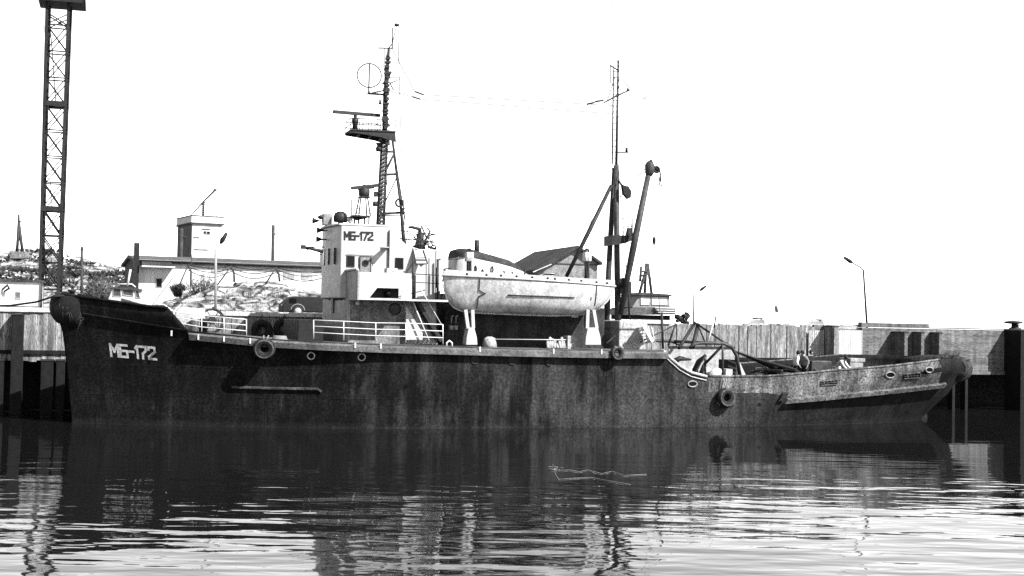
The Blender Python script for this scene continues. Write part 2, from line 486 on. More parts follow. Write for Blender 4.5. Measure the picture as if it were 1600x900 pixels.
MB().box((S1, QD + 0.0, zt), (sX(1452), QD + 0.35, pz)).build('parapet', conc_m, cq, bevel=0.03)
MB().box((sX(1452) + 0.02, QD - 0.05, zt), (S2, QD + 0.35, zt + 0.07)).build('coping', mat('dark_coping', 0.06, 0.4), cq, bevel=0.015)
MB().box((S0, QD + 5.0, -2), (S2, QD + 5.3, 4.1)).build('rear_wall', tar_m, q)
MB().box((S0, QD + 0.21, 3.7), (S2, QD + 5.0, 4.09)).build('deck_slab', conc_m, q)

def fender_pile(px, dep, wd, ztop, m_, label, group, zbot=-1.5, depth0=0.05):
    p = at(px, 520, QD - dep)
    o = thing('fender_pile', label, 'pile', (p.x, QD - dep, 0), group=group)
    MB().box((p.x - wd / 2, QD - dep, zbot), (p.x + wd / 2, QD - depth0, ztop)).build('timber', m_, o, bevel=0.03)
    c = MB().box((p.x - wd / 2 - 0.03, QD - dep - 0.03, ztop + .003), (p.x + wd / 2 + 0.03, QD - depth0, ztop + 0.08)); c.build('cap', steel_m, o)
    return o
G1 = 'fender piles along the right of the quay'
fender_pile(1307, 1.2, 0.30, 4.72, timber_m, 'grey timber fender pile dividing the pale corrugated sheets behind the three people', G1)
fender_pile(1416, 1.3, 0.22, 4.45, conc_m, 'leftmost of three narrow fender piles standing close together against concrete quay', G1, zbot=2.3)
fender_pile(1442, 0.9, 0.22, 4.45, conc_m, 'middle of three narrow fender piles standing close together against concrete quay', G1, zbot=2.3)
fender_pile(1470, 0.9, 0.22, 4.45, conc_m, 'rightmost of the three close fender piles, just above the tug stern fender', G1, zbot=2.3)
fender_pile(1600, 1.5, 0.45, 4.70, tar_m, 'broad dark fender pile at the right edge of picture under the mushroom bollard', G1)
fender_pile(1491, 0.5, 0.20, 2.02, mat('stained_pile', .014, .6, 2, .9, streak=.5, speck=.6), 'slim pile below the quay ledge, nearest behind the tug rudder', G1)
fender_pile(1511, 0.5, 0.20, 2.02, MATS['stained_pile'], 'slim pile below the quay ledge, a step right of the tug rudder', G1)
G2 = 'dark piles below the left end of the quay'
fender_pile(27, 0.9, 0.5, 4.55, tar_m, 'tall tarred fender pile left of the tug bow rising to quay edge', G2)
fender_pile(2, 0.5, 0.4, 2.44, tar_m, 'tarred pile under the quay at the left picture edge', G2)
fender_pile(75, 0.5, 0.55, 2.44, tar_m, 'stout tarred pile under the quay beside the tug bow', G2)
fender_pile(96, 0.4, 0.4, 2.44, tar_m, 'tarred pile under the quay, partly hidden by the tug stem', G2)
for px, py, lab in ((409, 516, 'old black tyre on the quay face above the hull-side tyre'),
                    (444, 513, 'old black tyre on the quay face left of the wheelhouse')):
    t = at(px, py, QD - 0.25)
    o = thing('tyre_fender', lab, 'tyre', t, group='tyres on the quay face behind the foredeck')
    MB().torus((t.x, QD - 0.27, t.z), 0.36, 0.17).build('tyre', rubber_m, o)
    MB().path([(t.x, QD - 0.27, t.z + 0.36), (t.x + 0.02, QD - 0.1, 4.8), (t.x, QD + 0.3, 4.95)], 0.02, 6).build('chain', steel_m, o)
# pale corrugated sheet
def corrugated(px0, px1, py0, py1, d, amp=0.03, pitch=0.14):
    a = at(px0, py0, d); b = at(px1, py1, d); mb = MB(); n = int((b.x - a.x) / (pitch / 4)); vs = []
    for i in range(n + 1):
        x = a.x + (b.x - a.x) * i / n; dd = d + amp * math.sin(2 * PI * (x - a.x) / pitch)
        vs += [(x, dd, a.z), (x, dd, b.z)]
    return mb.add(vs, [(2 * i, 2 * i + 1, 2 * i + 3, 2 * i + 2) for i in range(n)], True), a
c_, a_ = corrugated(1311, 1347, 516, 561, QD - 0.12)
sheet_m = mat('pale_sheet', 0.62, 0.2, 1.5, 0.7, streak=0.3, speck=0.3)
s_ = thing('corrugated_panel', 'bright corrugated sheet panel on the quay right of the timber fender pile', 'panel', a_)
c_.build('sheet', sheet_m, s_)
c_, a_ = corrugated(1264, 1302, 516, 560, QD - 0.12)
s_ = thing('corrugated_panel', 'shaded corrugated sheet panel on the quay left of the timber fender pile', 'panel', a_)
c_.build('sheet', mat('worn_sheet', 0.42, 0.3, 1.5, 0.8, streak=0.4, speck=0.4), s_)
# mushroom bollard at the right
p = at(1586, 514, QD + 0.6)
o = thing('mooring_bollard', 'dark mushroom bollard on the concrete quay at right edge of picture', 'bollard', p)
MB().lathe([(0.42, -.05), (0.36, 0.05), (0.22, 0.12), (0.22, 0.30)], (p.x, p.y, p.z)).build('post', steel_m, o)
MB().lathe([(0.22, 0.302), (0.5, 0.33), (0.56, 0.40), (0.45, 0.47), (0.1, 0.5)], (p.x - 0.12, p.y, p.z)).build('cap', steel_m, o)
#@@SHIP
# ================================================================== TUGBOAT
tug = thing('tugboat', 'large black hulled sea tug with white wheelhouse and two masts moored along the quay', 'tugboat', (0, 0, 0))
_sb = [at(px, py, 0) for px, py in ((112, 664), (106, 600), (103, 560), (97, 515), (88, 490), (86, 456))]
_ss = [at(px, py, 0) for px, py in ((1436, 664), (1462, 640), (1490, 612), (1498, 596), (1501, 570), (1500, 550))]
sb = lambda z: interp([p.z for p in _sb], [p.x for p in _sb], z)
ss = lambda z: interp([p.z for p in _ss], [p.x for p in _ss], z) - 0.80
BM = 4.6
ZREF = lambda u: interp([0, .1, .28, .5, .62, .8, 1], [5.5, 4.7, 3.75, 3.5, 3.4, 2.6, 2.7], u)
def shape(u, v):
    v = max(-0.25, min(1.15, v)); k = max(0.0, min(1.0, v)) ** 1.4
    ub = 0.42 - 0.12 * k; pb = 2.0 + 0.3 * k
    f = 1.0
    u = min(1.0, max(0.0, u))
    if u < ub: f = 1 - (1 - u / ub) ** pb
    us = 0.66 + 0.20 * k
    if u > us: f *= math.sqrt(max(0.0, 1 - ((u - us) / (1 - us)) ** 2))
    return BM * f * (0.965 + 0.035 * k) * (1 if v > -0.02 else 0.97)
def uof(s, z): return (s - sb(z)) / (ss(z) - sb(z))
def hb(u, z): return shape(u, z / ZREF(u))
def at_hull(px, py, off=0.0):
    d = -4.4
    for _ in range(40):
        p = at(px, py, d - off)
        u = uof(p.x, p.z)
        d = 0.5 * d - 0.5 * hb(min(.999, max(.001, u)), p.z)
    return at(px, py, d - off)
def hpt(u, z, side=-1, off=0.0):
    """point on the hull skin at station u, height z; side -1 is the side towards the water"""
    b = hb(u, z)
    e = 0.002
    return Vector((sb(z) + (ss(z) - sb(z)) * u, side * (b + off), z))
def hull_line(pts, n=8):
    """picture polyline on the near hull side -> list of (u, z)"""
    out = []
    for i in range(len(pts) - 1):
        for j in range(n):
            t = j / n
            p = at_hull(pts[i][0] + (pts[i + 1][0] - pts[i][0]) * t, pts[i][1] + (pts[i + 1][1] - pts[i][1]) * t)
            out.append((uof(p.x, p.z), p.z))
    p = at_hull(*pts[-1]); out.append((uof(p.x, p.z), p.z))
    return out
top_px = [(90, 459), (130, 465), (180, 472), (230, 479), (262, 482), (276, 498), (293, 517), (350, 523), (420, 530), (500, 535), (600, 539), (700, 542),
          (800, 545), (900, 547), (960, 548), (1036, 549), (1048, 560), (1062, 572), (1080, 582), (1102, 588), (1140, 589), (1200, 588), (1250, 584),
          (1300, 579), (1350, 575.5), (1400, 571), (1440, 566), (1470, 561)]
TOP = hull_line(top_px, 4)
TU = [a for a, b in TOP]; TZ = [b for a, b in TOP]
ztop = lambda u: interp(TU, TZ, u)
us_ = sorted(set([0.0, 0.0015, 0.004, 0.008, 0.014, 0.02] + TU + [i / 120 for i in range(4, 120)] + [0.985, 0.99, 0.994, 0.997, 0.999, 1.0]))
NL = 16
hm = MB(); rings = []
for u in us_:
    zt = ztop(u)
    rings.append([hpt(u, -1.0 + (zt + 1.0) * j / NL, -1) for j in range(NL + 1)])
hm.loft(rings)
rings2 = [[Vector((p.x, -p.y, p.z)) for p in r] for r in rings]
hm.loft(rings2)
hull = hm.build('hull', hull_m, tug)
bm = bmesh.new(); bm.from_mesh(hull.data); bmesh.ops.remove_doubles(bm, verts=bm.verts, dist=0.002)
bmesh.ops.recalc_face_normals(bm, faces=bm.faces); bm.to_mesh(hull.data); bm.free()
sol = hull.modifiers.new('thickness', 'SOLIDIFY'); sol.thickness = 0.07; sol.offset = -1
# lighter worn bulwark plating aft (its own paint)
bul_m = mat('worn_bulwark_paint', 0.115, 0.7, 1.1, 0.9, streak=0.7, speck=0.85, bump=0.25)
def skin_band(topl, botl, name, m_, off=0.012, sides=(-1, 1), th=0.0):
    """a plate lying on the hull between two (u, z) lines of the same length"""
    mb = MB()
    for sd_ in sides:
        rg = []
        for (u, z1), (u2, z0) in zip(topl, botl):
            rg.append([hpt(u2 + (u - u2) * k / 4, z0 + (z1 - z0) * k / 4, sd_, off) for k in range(5)])
        mb.loft(rg)
    return mb.build(name, m_, tug)
tl = hull_line([(1106, 589), (1140, 590), (1200, 589), (1250, 585), (1300, 580), (1350, 576.5), (1400, 572), (1440, 567), (1466, 563)], 6)
bl = hull_line([(1106, 613), (1140, 614), (1200, 614), (1250, 623), (1300, 619), (1350, 614), (1400, 609), (1440, 604), (1466, 601)], 6)
skin_band(tl, bl, 'aft_bulwark', bul_m)
# belts: rounded guard along the deck edge, stern belt, low bar
def belt(linepx, h, out, name, m_, n=5, sides=(-1, 1), flat=True):
    L_ = hull_line(linepx, n); mb = MB()
    for sd_ in sides:
        rg = []
        for i, (u, z) in enumerate(L_):
            o_ = out
            rg.append([hpt(u, z - h, sd_, -0.02), hpt(u, z - h, sd_, o_), hpt(u, z - h * 0.25, sd_, o_ * 1.0), hpt(u, z, sd_, o_ * 0.25), hpt(u, z + 0.02, sd_, -0.08)])
        mb.loft(rg, closed_ring=True, smooth=False)
        nn = 5; b0 = len(mb.v) - nn * len(rg)
        mb.f.append(tuple(b0 + k for k in range(nn))); mb.sm.append(False)
        mb.f.append(tuple(b0 + (len(rg) - 1) * nn + k for k in range(nn))); mb.sm.append(False)
    return mb.build(name, m_, tug)
belt([(294, 520), (350, 525), (420, 531.5), (500, 536), (600, 540), (700, 543), (800, 546), (900, 548), (960, 549), (1040, 550)], 0.30, 0.30, 'deck_edge_belt', belt_m)
belt([(1229, 622), (1280, 618), (1340, 612), (1400, 606.5), (1450, 601), (1476, 598)], 0.26, 0.28, 'stern_belt', bul_m)
belt([(1222, 613), (1231, 612)], 0.42, 0.16, 'belt_end_block', hull_m, sides=(-1,))
belt([(362, 603), (430, 605), (496, 606), (502, 610)], 0.09, 0.10, 'low_rubbing_bar', mat('worn_bar_paint', .06, .7, 2, .85, speck=.7), sides=(-1,))
belt([(130, 489), (180, 497), (240, 507), (292, 515)], 0.10, 0.06, 'bow_knuckle', hull_m, sides=(-1, 1))
# sweeping curved edge plate where the raised deck drops to the stern
rp = MB(); cl_ = hull_line([(1036, 549), (1048, 561), (1062, 573), (1080, 583), (1104, 589)], 6)
rp.path([hpt(u, z + 0.02, -1, 0.03) for u, z in cl_], 0.07, 8); rp.path([hpt(u, z - 0.16, -1, 0.02) for u, z in cl_], 0.035, 6)
rp.build('curved_edge_rail', lgrey_m, tug)
# bow bulwark cap
cp = MB(); c2 = hull_line([(90, 459), (130, 465), (180, 472), (230, 479), (262, 482)], 5)
for sd_ in (-1, 1): cp.path([hpt(u, z + 0.02, sd_, 0.0) for u, z in c2], 0.06, 8)
cp.build('bulwark_cap', hull_m, tug)
cp = MB(); c2 = hull_line([(1106, 588), (1200, 588), (1250, 584), (1300, 579), (1350, 575.5), (1400, 571), (1440, 566), (1468, 562)], 5)
for sd_ in (-1, 1): cp.path([hpt(u, z + 0.01, sd_, 0.0) for u, z in c2], 0.055, 8)
cp.build('stern_bulwark_cap', bul_m, tug)
# bow fender (mat wrapped round the stem) and stern rope fender
bf = MB()
zb1, zb0 = at(85, 460, 0).z, at(95, 506, 0).z
prof = []
for i in range(-12, 13):
    u = abs(i) / 12 * 0.022; sd_ = -1 if i < 0 else 1
    rg = []
    for k in range(9):
        a = PI * k / 8
        z = zb0 + (zb1 - zb0) * (0.5 - 0.5 * math.cos(a)) - abs(i) * 0.004
        p = hpt(u, min(z, 5.6), sd_, 0.0)
        nrm = Vector((-1.0 + 0.055 * abs(i), sd_ * (0.2 + 0.06 * abs(i)), 0)).normalized()
        if i == 0: nrm = Vector((-1, 0, 0))
        rg.append(p + nrm * (0.27 * math.sin(a) * (1 - (abs(i) / 12) ** 3)))
    prof.append(rg)
bf.loft(prof)
bf.build('bow_fender', dark_m, tug)
strands = MB()
for i in range(22):
    px = random.uniform(98, 134); py = 476 + (px - 98) * 0.55 + random.uniform(-6, 8)
    p = at_hull(px, py, 0.12) + Vector((-.1, 0, 0))
    strands.path([p, p + Vector((random.uniform(-.1, .1), -0.05, random.uniform(-.25, .1))), p + Vector((random.uniform(-.2, .2), -0.02, random.uniform(-.45, -.1)))], 0.012, 4)
strands.build('frayed_rope', mat('old_rope', .05, .6, 20, .9), tug)
sf = MB()
c0 = at(1487, 577, -0.4)
for k in range(3):
    yy = -1.5 + k * 0.75
    cx = ss(2.6) - 0.45 - 0.12 * yy * yy
    sf.path([(cx - 0.35, yy - 0.1, 2.55), (cx + 0.25, yy, 2.55 + 0.15)], [0.62, 0.72], 14)
sf.path([(ss(2.6) - 1.2, -2.5, 2.75), (ss(2.6) - 0.35, -1.5, 2.65), (ss(2.6) - 0.15, 0, 2.6), (ss(2.6) - 0.35, 1.5, 2.65), (ss(2.6) - 1.2, 2.5, 2.75)], [0.35, 0.66, 0.74, 0.66, 0.35], 14)
sr = sf
for k in range(320):
    a = random.uniform(0, 2 * PI); rr = random.uniform(0.58, 0.70); yy = random.uniform(-1.8, 0.0)
    cx = ss(2.6) - 0.35 - 0.16 * yy * yy
    p = Vector((cx + rr * math.cos(a), yy - 0.15, 2.6 + rr * math.sin(a)))
    sr.path([p, p + Vector((random.uniform(-.25, .25), random.uniform(-.1, .1), random.uniform(-.25, .25)))], 0.025, 5)
sfo = sf.build('stern_fender', mat('rope_fender', 0.035, 1.0, 4, 0.95, speck=0.8, bump=1.0), tug)

# decks
def deck(u0, u1, zf, name, n=40, inset=0.05):
    mb = MB(); rg = []
    for i in range(n + 1):
        u = u0 + (u1 - u0) * i / n; z = zf(u); b = max(0.01, hb(u, z) - inset)
        x = sb(z) + (ss(z) - sb(z)) * u
        rg.append([Vector((x, -b, z)), Vector((x, -b * 0.4, z + 0.05)), Vector((x, b * 0.4, z + 0.05)), Vector((x, b, z))])
    return mb.loft(rg, smooth=False).build(name, deck_m, tug)
dl = hull_line([(100, 489), (180, 499), (240, 508), (292, 516), (350, 522), (420, 529), (500, 534), (600, 538), (700, 541), (800, 544), (960, 547), (1040, 548)], 3)
DU = [a for a, b in dl]; DZ = [b for a, b in dl]
dz = lambda u: interp(DU, DZ, u) - 0.03
ue = DU[-1]
deck(0.004, ue, dz, 'foredeck')
az = lambda u: 1.72 + 0.55 * max(0, (u - 0.8) / 0.2) ** 2
deck(ue, 0.992, az, 'aft_deck')
bk = MB(); xk = sb(2.5) + (ss(2.5) - sb(2.5)) * ue
bk.box((xk - 0.06, -4.45, 1.7), (xk, 4.45, dz(ue) + 0.04)); bk.build('deck_break_bulkhead', lgrey_m, tug)
DKZ = lambda px: dz(uof(at(px, 540, -3).x, 3.5))

# hull number, strokes following the plating
LET = {'M': [[(0, 0), (0, 6)], [(0, 6), (2, 2.4)], [(2, 2.4), (4, 6)], [(4, 6), (4, 0)]],
       'B': [[(3.7, 6), (0, 6)], [(0, 6), (0, 0)], [(0, 0), (3.7, 0)], [(3.7, 0), (3.7, 3.1)], [(3.7, 3.1), (0, 3.1)]],
       '-': [[(0, 3), (2.2, 3)]],
       '1': [[(0.9, 0), (0.9, 6)], [(0.9, 6), (0, 5)]],
       '7': [[(0, 6), (3.6, 6)], [(3.6, 6), (3.4, 4)], [(3.4, 4), (1.7, 2.4)], [(1.7, 2.4), (1.6, 0)]],
       '2': [[(0, 4.8), (0, 6)], [(0, 6), (3.4, 6)], [(3.4, 6), (3.4, 3.8)], [(3.4, 3.8), (0, 1)], [(0, 1), (0, 0)], [(0, 0), (3.7, 0)]]}
LET7 = [[(0, 6), (3.7, 6)], [(3.7, 6), (3.4, 4.2)], [(3.4, 4.2), (1.5, 0)]]
def lettering(fn, x0, y0, x1, y1, h, wt, seven=None, slant=0.0):
    """strokes of the number; fn maps a picture point to the surface; (x0,y0)-(x1,y1) is the base line"""
    adv = {'M': 4, 'B': 3.7, '-': 2.2, '1': 0.9, '7': 3.7, '2': 3.7}
    gap = 1.25; tot = sum(adv[c] for c in 'MB-172') + gap * 5
    mb = MB(); cur = 0.0; k = 0
    for ch in 'MB-172':
        for (a, b) in (seven if (ch == '7' and seven) else LET[ch]):
            A = Vector((cur + a[0], a[1])); B = Vector((cur + b[0], b[1])); d = (B - A); ln = d.length; d.normalize()
            nn = Vector((-d.y, d.x)) * wt / 2; A = A - d * wt / 2; B = B + d * wt / 2
            def mp(q):
                fx = q.x / tot; px = x0 + (x1 - x0) * fx + slant * q.y; py = y0 + (y1 - y0) * fx - q.y * h / 6
                return fn(px, py, 0.014 + 0.0012 * (k % 5))
            st = 4; vs = []
            for i in range(st + 1):
                c = A + (B - A) * i / st
                vs += [mp(c + nn), mp(c - nn)]
            mb.add(vs, [(2 * i, 2 * i + 1, 2 * i + 3, 2 * i + 2) for i in range(st)]); k += 1
        cur += adv[ch] + gap
    return mb
lettering(at_hull, 174, 556, 244, 561.5, 18, 1.2, slant=-0.35).build('hull_number', letter_m, tug)

# portholes and openings on the hull side
def nrm_at(px, py):
    a = at_hull(px - 3, py); b = at_hull(px + 3, py); c = at_hull(px, py + 3)
    n = (b - a).cross(c - a)
    n.normalize()
    return n if n.y < 0 else -n
for px, py, r, lit in ((486, 556, 5.2, 1), (565, 558, 5.2, 1), (742, 562, 6.3, 0), (800, 563, 6.3, 0), (858, 566, 5, 0)):
    c = at_hull(px, py); n = nrm_at(px, py); rr = r * 0.0285
    ph = MB().torus(c + n * 0.015, rr, 0.028, n).build('porthole', lgrey_m if lit else steel_m, tug)
    MB().disc(c - n * 0.03, rr, n, 0.04).build('glass', glass_m, ph)
def hull_patch(px0, px1, py0, py1, off): return MB().add([at_hull(px0, py0, off), at_hull(px1, py0, off), at_hull(px1, py1, off), at_hull(px0, py1, off)], [(0, 1, 2, 3)])
for px, py, rx, ry in ((1082, 600, 7, 4.5), (1391, 586, 7, 4.5), (1452, 578, 5.5, 4)):
    pts = [at_hull(px + rx * math.cos(2 * PI * i / 24), py + ry * math.sin(2 * PI * i / 24), 0.03) for i in range(24)]
    fl = MB().path(pts, 0.035, 6, True).build('fairlead', grey_m, tug)
    MB().add([at_hull(px + rx * math.cos(2 * PI * i / 24), py + ry * math.sin(2 * PI * i / 24), 0.02) for i in range(24)], [tuple(range(24))]).build('opening', glass_m, fl)
for a, b, sl in (((1282, 594.5), (1308, 602), -2.0), ((1412, 583.5), (1437, 591.5), -2.0)):
    q0, q1, q2, q3 = at_hull(a[0], a[1] + 1.5, .02), at_hull(b[0], a[1] - 1, .02), at_hull(b[0], b[1] - 1.5, .02), at_hull(a[0], b[1] + 0.5, .02)
    fp = MB().add([q0, q1, q2, q3], [(0, 1, 2, 3)]).build('freeing_port', glass_m, tug)
    br = MB()
    for k in range(1, 5):
        t = k / 5
        br.tube(q0.lerp(q1, t) + Vector((0, -.02, 0)), q3.lerp(q2, t) + Vector((0, -.02, 0)), 0.022, n=6)
    br.tube(q0.lerp(q3, .5) + Vector((0, -.02, 0)), q1.lerp(q2, .5) + Vector((0, -.02, 0)), 0.02, n=6)
    br.path([q + Vector((0, -.02, 0)) for q in (q0, q1, q2, q3)], 0.03, 6, True)
    br.build('grating', bul_m, fp)
for px, py in ((1186, 632), (634, 604), (372, 600)):
    c = at_hull(px, py); n = nrm_at(px, py)
    MB().disc(c - n * .02, 0.09, n, 0.03, 12).build('drain_hole', glass_m, tug)
# rudder head / skeg at the stern waterline
sk = at(1440, 660, 0)
MB().prism([(sk.x - 0.5, -0.8), (sk.x + 0.35, -0.8), (sk.x + 0.3, 0.25), (sk.x - 0.15, 0.35)], -0.06, 0.06).build('rudder', hull_m, tug)

# ---------------------------------------------------------------- deckhouse and bridge
HW, WW, GW = 2.75, 2.25, 4.35     # half widths: house, wheelhouse, wings
xl = at(545, 500, -HW).x; xl2 = at(632, 500, -HW).x
xw = at(533, 370, -WW).x
xg = at(559, 440, -GW).x; xg2 = at(643, 440, -GW).x
zW = at(600, 466, -GW).z         # bridge deck level
zG = at(600, 426, -GW).z         # wing bulwark top
zR = at(560, 353, -WW).z         # wheelhouse roof
zD = DKZ(560) - 0.02
xb = at(684, 500, -2.4).x
house_m = mat('house_side_paint', 0.36, 0.3, 1.2, 0.7, streak=0.35, speck=0.3)
hs = MB()
front = [(xl - 0.60 * (1 - (y / HW) ** 2), y) for y in [HW * (1 - i / 6) for i in range(13)]]
hs.plan([(xl2, -HW), (xl2, HW)] + front, zD, zW - 0.09)
ho = hs.build('deckhouse', house_m, tug, bevel=0.04)
hs = MB().plan([(xl2 + 0.003, -2.5), (xb, -2.5), (xb, 2.5), (xl2 + 0.003, 2.5)], zD, zW - 0.09)
ho2 = None
sp_ = MB().box((xl + .05, -HW - .012, zD + .004), (xl2 - .01, -HW - .002, zW - .092)); sp_.build('side_shade_plate', mat('worn_shaded_side_paint', 0.15, 0.55, 1.5, 0.8, streak=0.5, speck=0.6), ho)  # thin plate in worn dark paint, also painting in the wing's shade
sp_ = MB().box((xl + .05, HW + .002, zD + .004), (xl2 - .01, HW + .012, zW - .092)); sp_.build('side_shade_plate', mat('worn_shaded_side_paint', 0.15), ho)
ho2 = hs.build('after_deckhouse', lgrey_m, tug, bevel=0.03)
c = at(617, 483, -HW)
ph = MB().torus((c.x, -HW - .02, c.z), 0.24, 0.035).build('porthole', steel_m, ho)
MB().disc((c.x, -HW + .01, c.z), 0.24, th=0.04).build('glass', glass_m, ph)
c = at(558, 473, -HW); MB().lathe([(0.09, 0), (0.1, 0.1), (0.06, 0.2)], (c.x, -HW - .1, c.z - .1)).build('deck_lamp', rail_m, ho)
dr = at(510, 477, 0)
MB().box((xl - 0.50, -1.5, dr.z - 0.35), (xl - 0.30, -1.0, dr.z + 0.3)).build('front_window', glass_m, ho)
# bridge deck slab with wings
bd = MB().plan([(xg, -GW), (xg2, -GW), (xg2 + .002, -3.75), (xb + 0.1, -3.75), (xb + 0.1, 3.75), (xg2 + .002, 3.75), (xg2, GW), (xg, GW)], zW - 0.085, zW)
bdo = bd.build('bridge_deck', white_m, tug)
# wing bulwarks: front dodger (its shade put into a greyer colour) and white side
gd = MB()
fx = lambda y: xg - 0.15 * (1 - (y / GW) ** 2)
ys = [GW * (-1 + i / 8) for i in range(17)]
gd.plan([(fx(y), y) for y in ys] + [(fx(y) + 0.07, y) for y in reversed(ys)], zW - 0.1, zG + 0.10)
gd.build('wing_dodger', mat('shaded_dodger_paint', 0.30, 0.25, 1.5, 0.7, streak=0.2, speck=0.3), tug)
cap = MB().path([(fx(y) - 0.02, y, zG + 0.12) for y in ys], 0.055, 8)
cap.build('dodger_cap', lgrey_m, tug)
zn0, zn1 = at(600, 465, -GW).z, at(600, 450, -GW).z
xn0, xn1 = at(590, 458, -GW).x, at(627, 458, -GW).x
for sd_ in (-1, 1):
    wp = MB(); y0, y1 = sd_ * GW, sd_ * (GW - 0.07)
    wp.box((xg + 0.075, y0, zW + 0.001), (xn0 - 0.35, y1, zG)); wp.box((xn1, y0, zW + 0.001), (xg2, y1, zG))
    wp.box((xn0 - 0.349, y0, zn1), (xn1 - 0.001, y1, zG))
    # sidelight recess: slanted box behind the opening
    wp.prism([(xn0 - 0.349, zW + .001), (xn0 - 0.02, zn1 - 0.002), (xn0 - 0.349, zn1 - 0.002)], y0, y1)
    wpo = wp.build('wing_bulwark', white_m, tug)
    rb = MB(); rb.box((xn0 - 0.35, y1 - sd_ * 0.002, zW + .004), (xn1, y1 - sd_ * 0.45, zW + .03)); rb.box((xn0 - 0.35, y1 - sd_ * .45, zW + .004), (xn1, y1 - sd_ * 0.47, zn1))
    rb.box((xn0 - 0.35, y1 - sd_ * .002, zn1 + .003), (xn1, y1 - sd_ * 0.45, zn1 + .03))
    rb.build('sidelight_recess', steel_m, wpo)
    sc_ = MB().lathe([(0.13, 0), (0.13, 0.25), (0.06, 0.3)], ((xn0 + xn1) / 2, sd_ * (GW - .28), zW + .06)); sc_.build('sidelight', glass_m, wpo)
# wheelhouse
xr = at(607, 400, -WW).x
x2 = at(689, 420, -2.4).x
zR2 = at(650, 389, -2.4).z
whp = [(xr, -WW), (xr, WW)] + [(xw - 0.35 * (1 - (y / WW) ** 2), y) for y in [WW * (1 - i / 6) for i in range(13)]]
wh = MB().plan(whp, zW + 0.002, zR)
who = wh.build('wheelhouse', white_m, tug, bevel=0.05)
ro = MB().plan([(p[0] + (0.08 if i < 2 else -0.10), p[1] * 1.008) for i, p in enumerate(whp)], zR + .002, zR + 0.09)
ro.build('wheelhouse_roof', white_m, who, bevel=0.02)
ab = MB().prism([(xr + .003, zW + .002), (x2, zW + .002), (x2, zR2), (at(655, 389, -2.4).x, zR2), (at(636, 386, -2.4).x, zR2 + 0.15), (xr + .003, zR - 0.1)], -2.4, 2.4)
abo = ab.build('chart_house', white_m, tug, bevel=0.03)
def wall_rect(px0, px1, py0, py1, d, name, m_, parent, th=0.03):
    a = at(px0, py0, d); b = at(px1, py1, d)
    return MB().box((a.x, d - th, b.z), (b.x, d + 0.01, a.z)).build(name, m_, parent)
def frame_rect(px0, px1, py0, py1, d, r, name, m_, parent):
    a = at(px0, py0, d); b = at(px1, py1, d)
    return MB().path([(a.x, d - .02, a.z), (b.x, d - .02, a.z), (b.x, d - .02, b.z), (a.x, d - .02, b.z)], r, 6, True).build(name, m_, parent)
for px0, px1, py0, py1, d, pr in ((542, 553.5, 400, 417, -WW, who), (618, 629.5, 403, 420, -2.4, abo)):
    w_ = frame_rect(px0, px1, py0, py1, d, 0.025, 'window_frame', mast_m, pr)
    wall_rect(px0, px1, py0, py1, d, 'pane', glass_m, w_, 0.012)
dr_ = wall_rect(563, 578, 402, 426, -WW, 'door', mat('door_paint', 0.20, 0.35, 3, 0.6, speck=0.25), who, 0.05)
frame_rect(562, 579, 401, 427, -WW - .03, 0.03, 'door_frame', mast_m, dr_)
c = at(571, 411, -WW - .05)
ph = MB().torus((c.x, -WW - .065, c.z), 0.12, 0.03).build('porthole', steel_m, dr_)
c2_ = MB().disc((c.x, -WW - .04, c.z), 0.12, th=.03); c2_.build('glass', glass_m, dr_)
a = at(569, 424, -WW); MB().tube((a.x + .35, -WW - .1, a.z + .25), (a.x + .35, -WW - .1, a.z + .4), .02).build('handle', steel_m, dr_)
rl = MB(); a = at(541, 397, -WW); b = at(584, 398, -WW); rl.path([(a.x, -WW - .06, a.z), (b.x, -WW - .06, b.z)], 0.02, 6); rl.build('storm_rail', lgrey_m, who)
# front windows of the wheelhouse
for y in (-1.65, -0.85, 0, 0.85, 1.65):
    xx = xw - 0.35 * (1 - (y / WW) ** 2)
    a = at(515, 400, -1.5).z
    ang = math.atan(-0.7 * y / (WW * WW)); mb = MB().box((-0.02, -0.20, -0.36), (0.03, 0.20, 0.36))
    mb.v = [Matrix.Rotation(ang * -1, 4, 'Z') @ p + Vector((xx - .012, y, a)) for p in mb.v]
    mb.build('front_window', glass_m, who)
visor = MB(); visor.box((xw + .1, -WW - .25, at(557, 386, -WW).z), (xw + .12, -WW - .24, at(557, 387, -WW).z))
# slanting visor / awning plates abaft the wheelhouse
vz = MB()
p0, p1, p2 = at(592, 387, -3.0), at(612, 388, -3.0), at(598, 395, -WW)
vz.add([at(594, 386, -2.9), at(608, 387, -2.9), at(606, 388, -WW - .02), at(594, 392, -WW - .02)], [(0, 1, 2, 3)])
sv = vz.build('rain_visor', lgrey_m, who); sv.modifiers.new('t', 'SOLIDIFY').thickness = 0.03
lb = at(609, 424, -WW - .5)
MB().box((lb.x - .25, -WW - 1.0, zG - 0.02), (lb.x + .25, -WW - .5, zG + .25)).build('locker', lgrey_m, tug, bevel=.02)
lettering(lambda px, py, o: (lambda p: Vector((p.x, -WW - o, p.z)))(at(px, py, -WW - o)), 538.5, 374, 582.5, 375, 11.5, 1.55, LET7).build('wheelhouse_number', letterb_m, who)

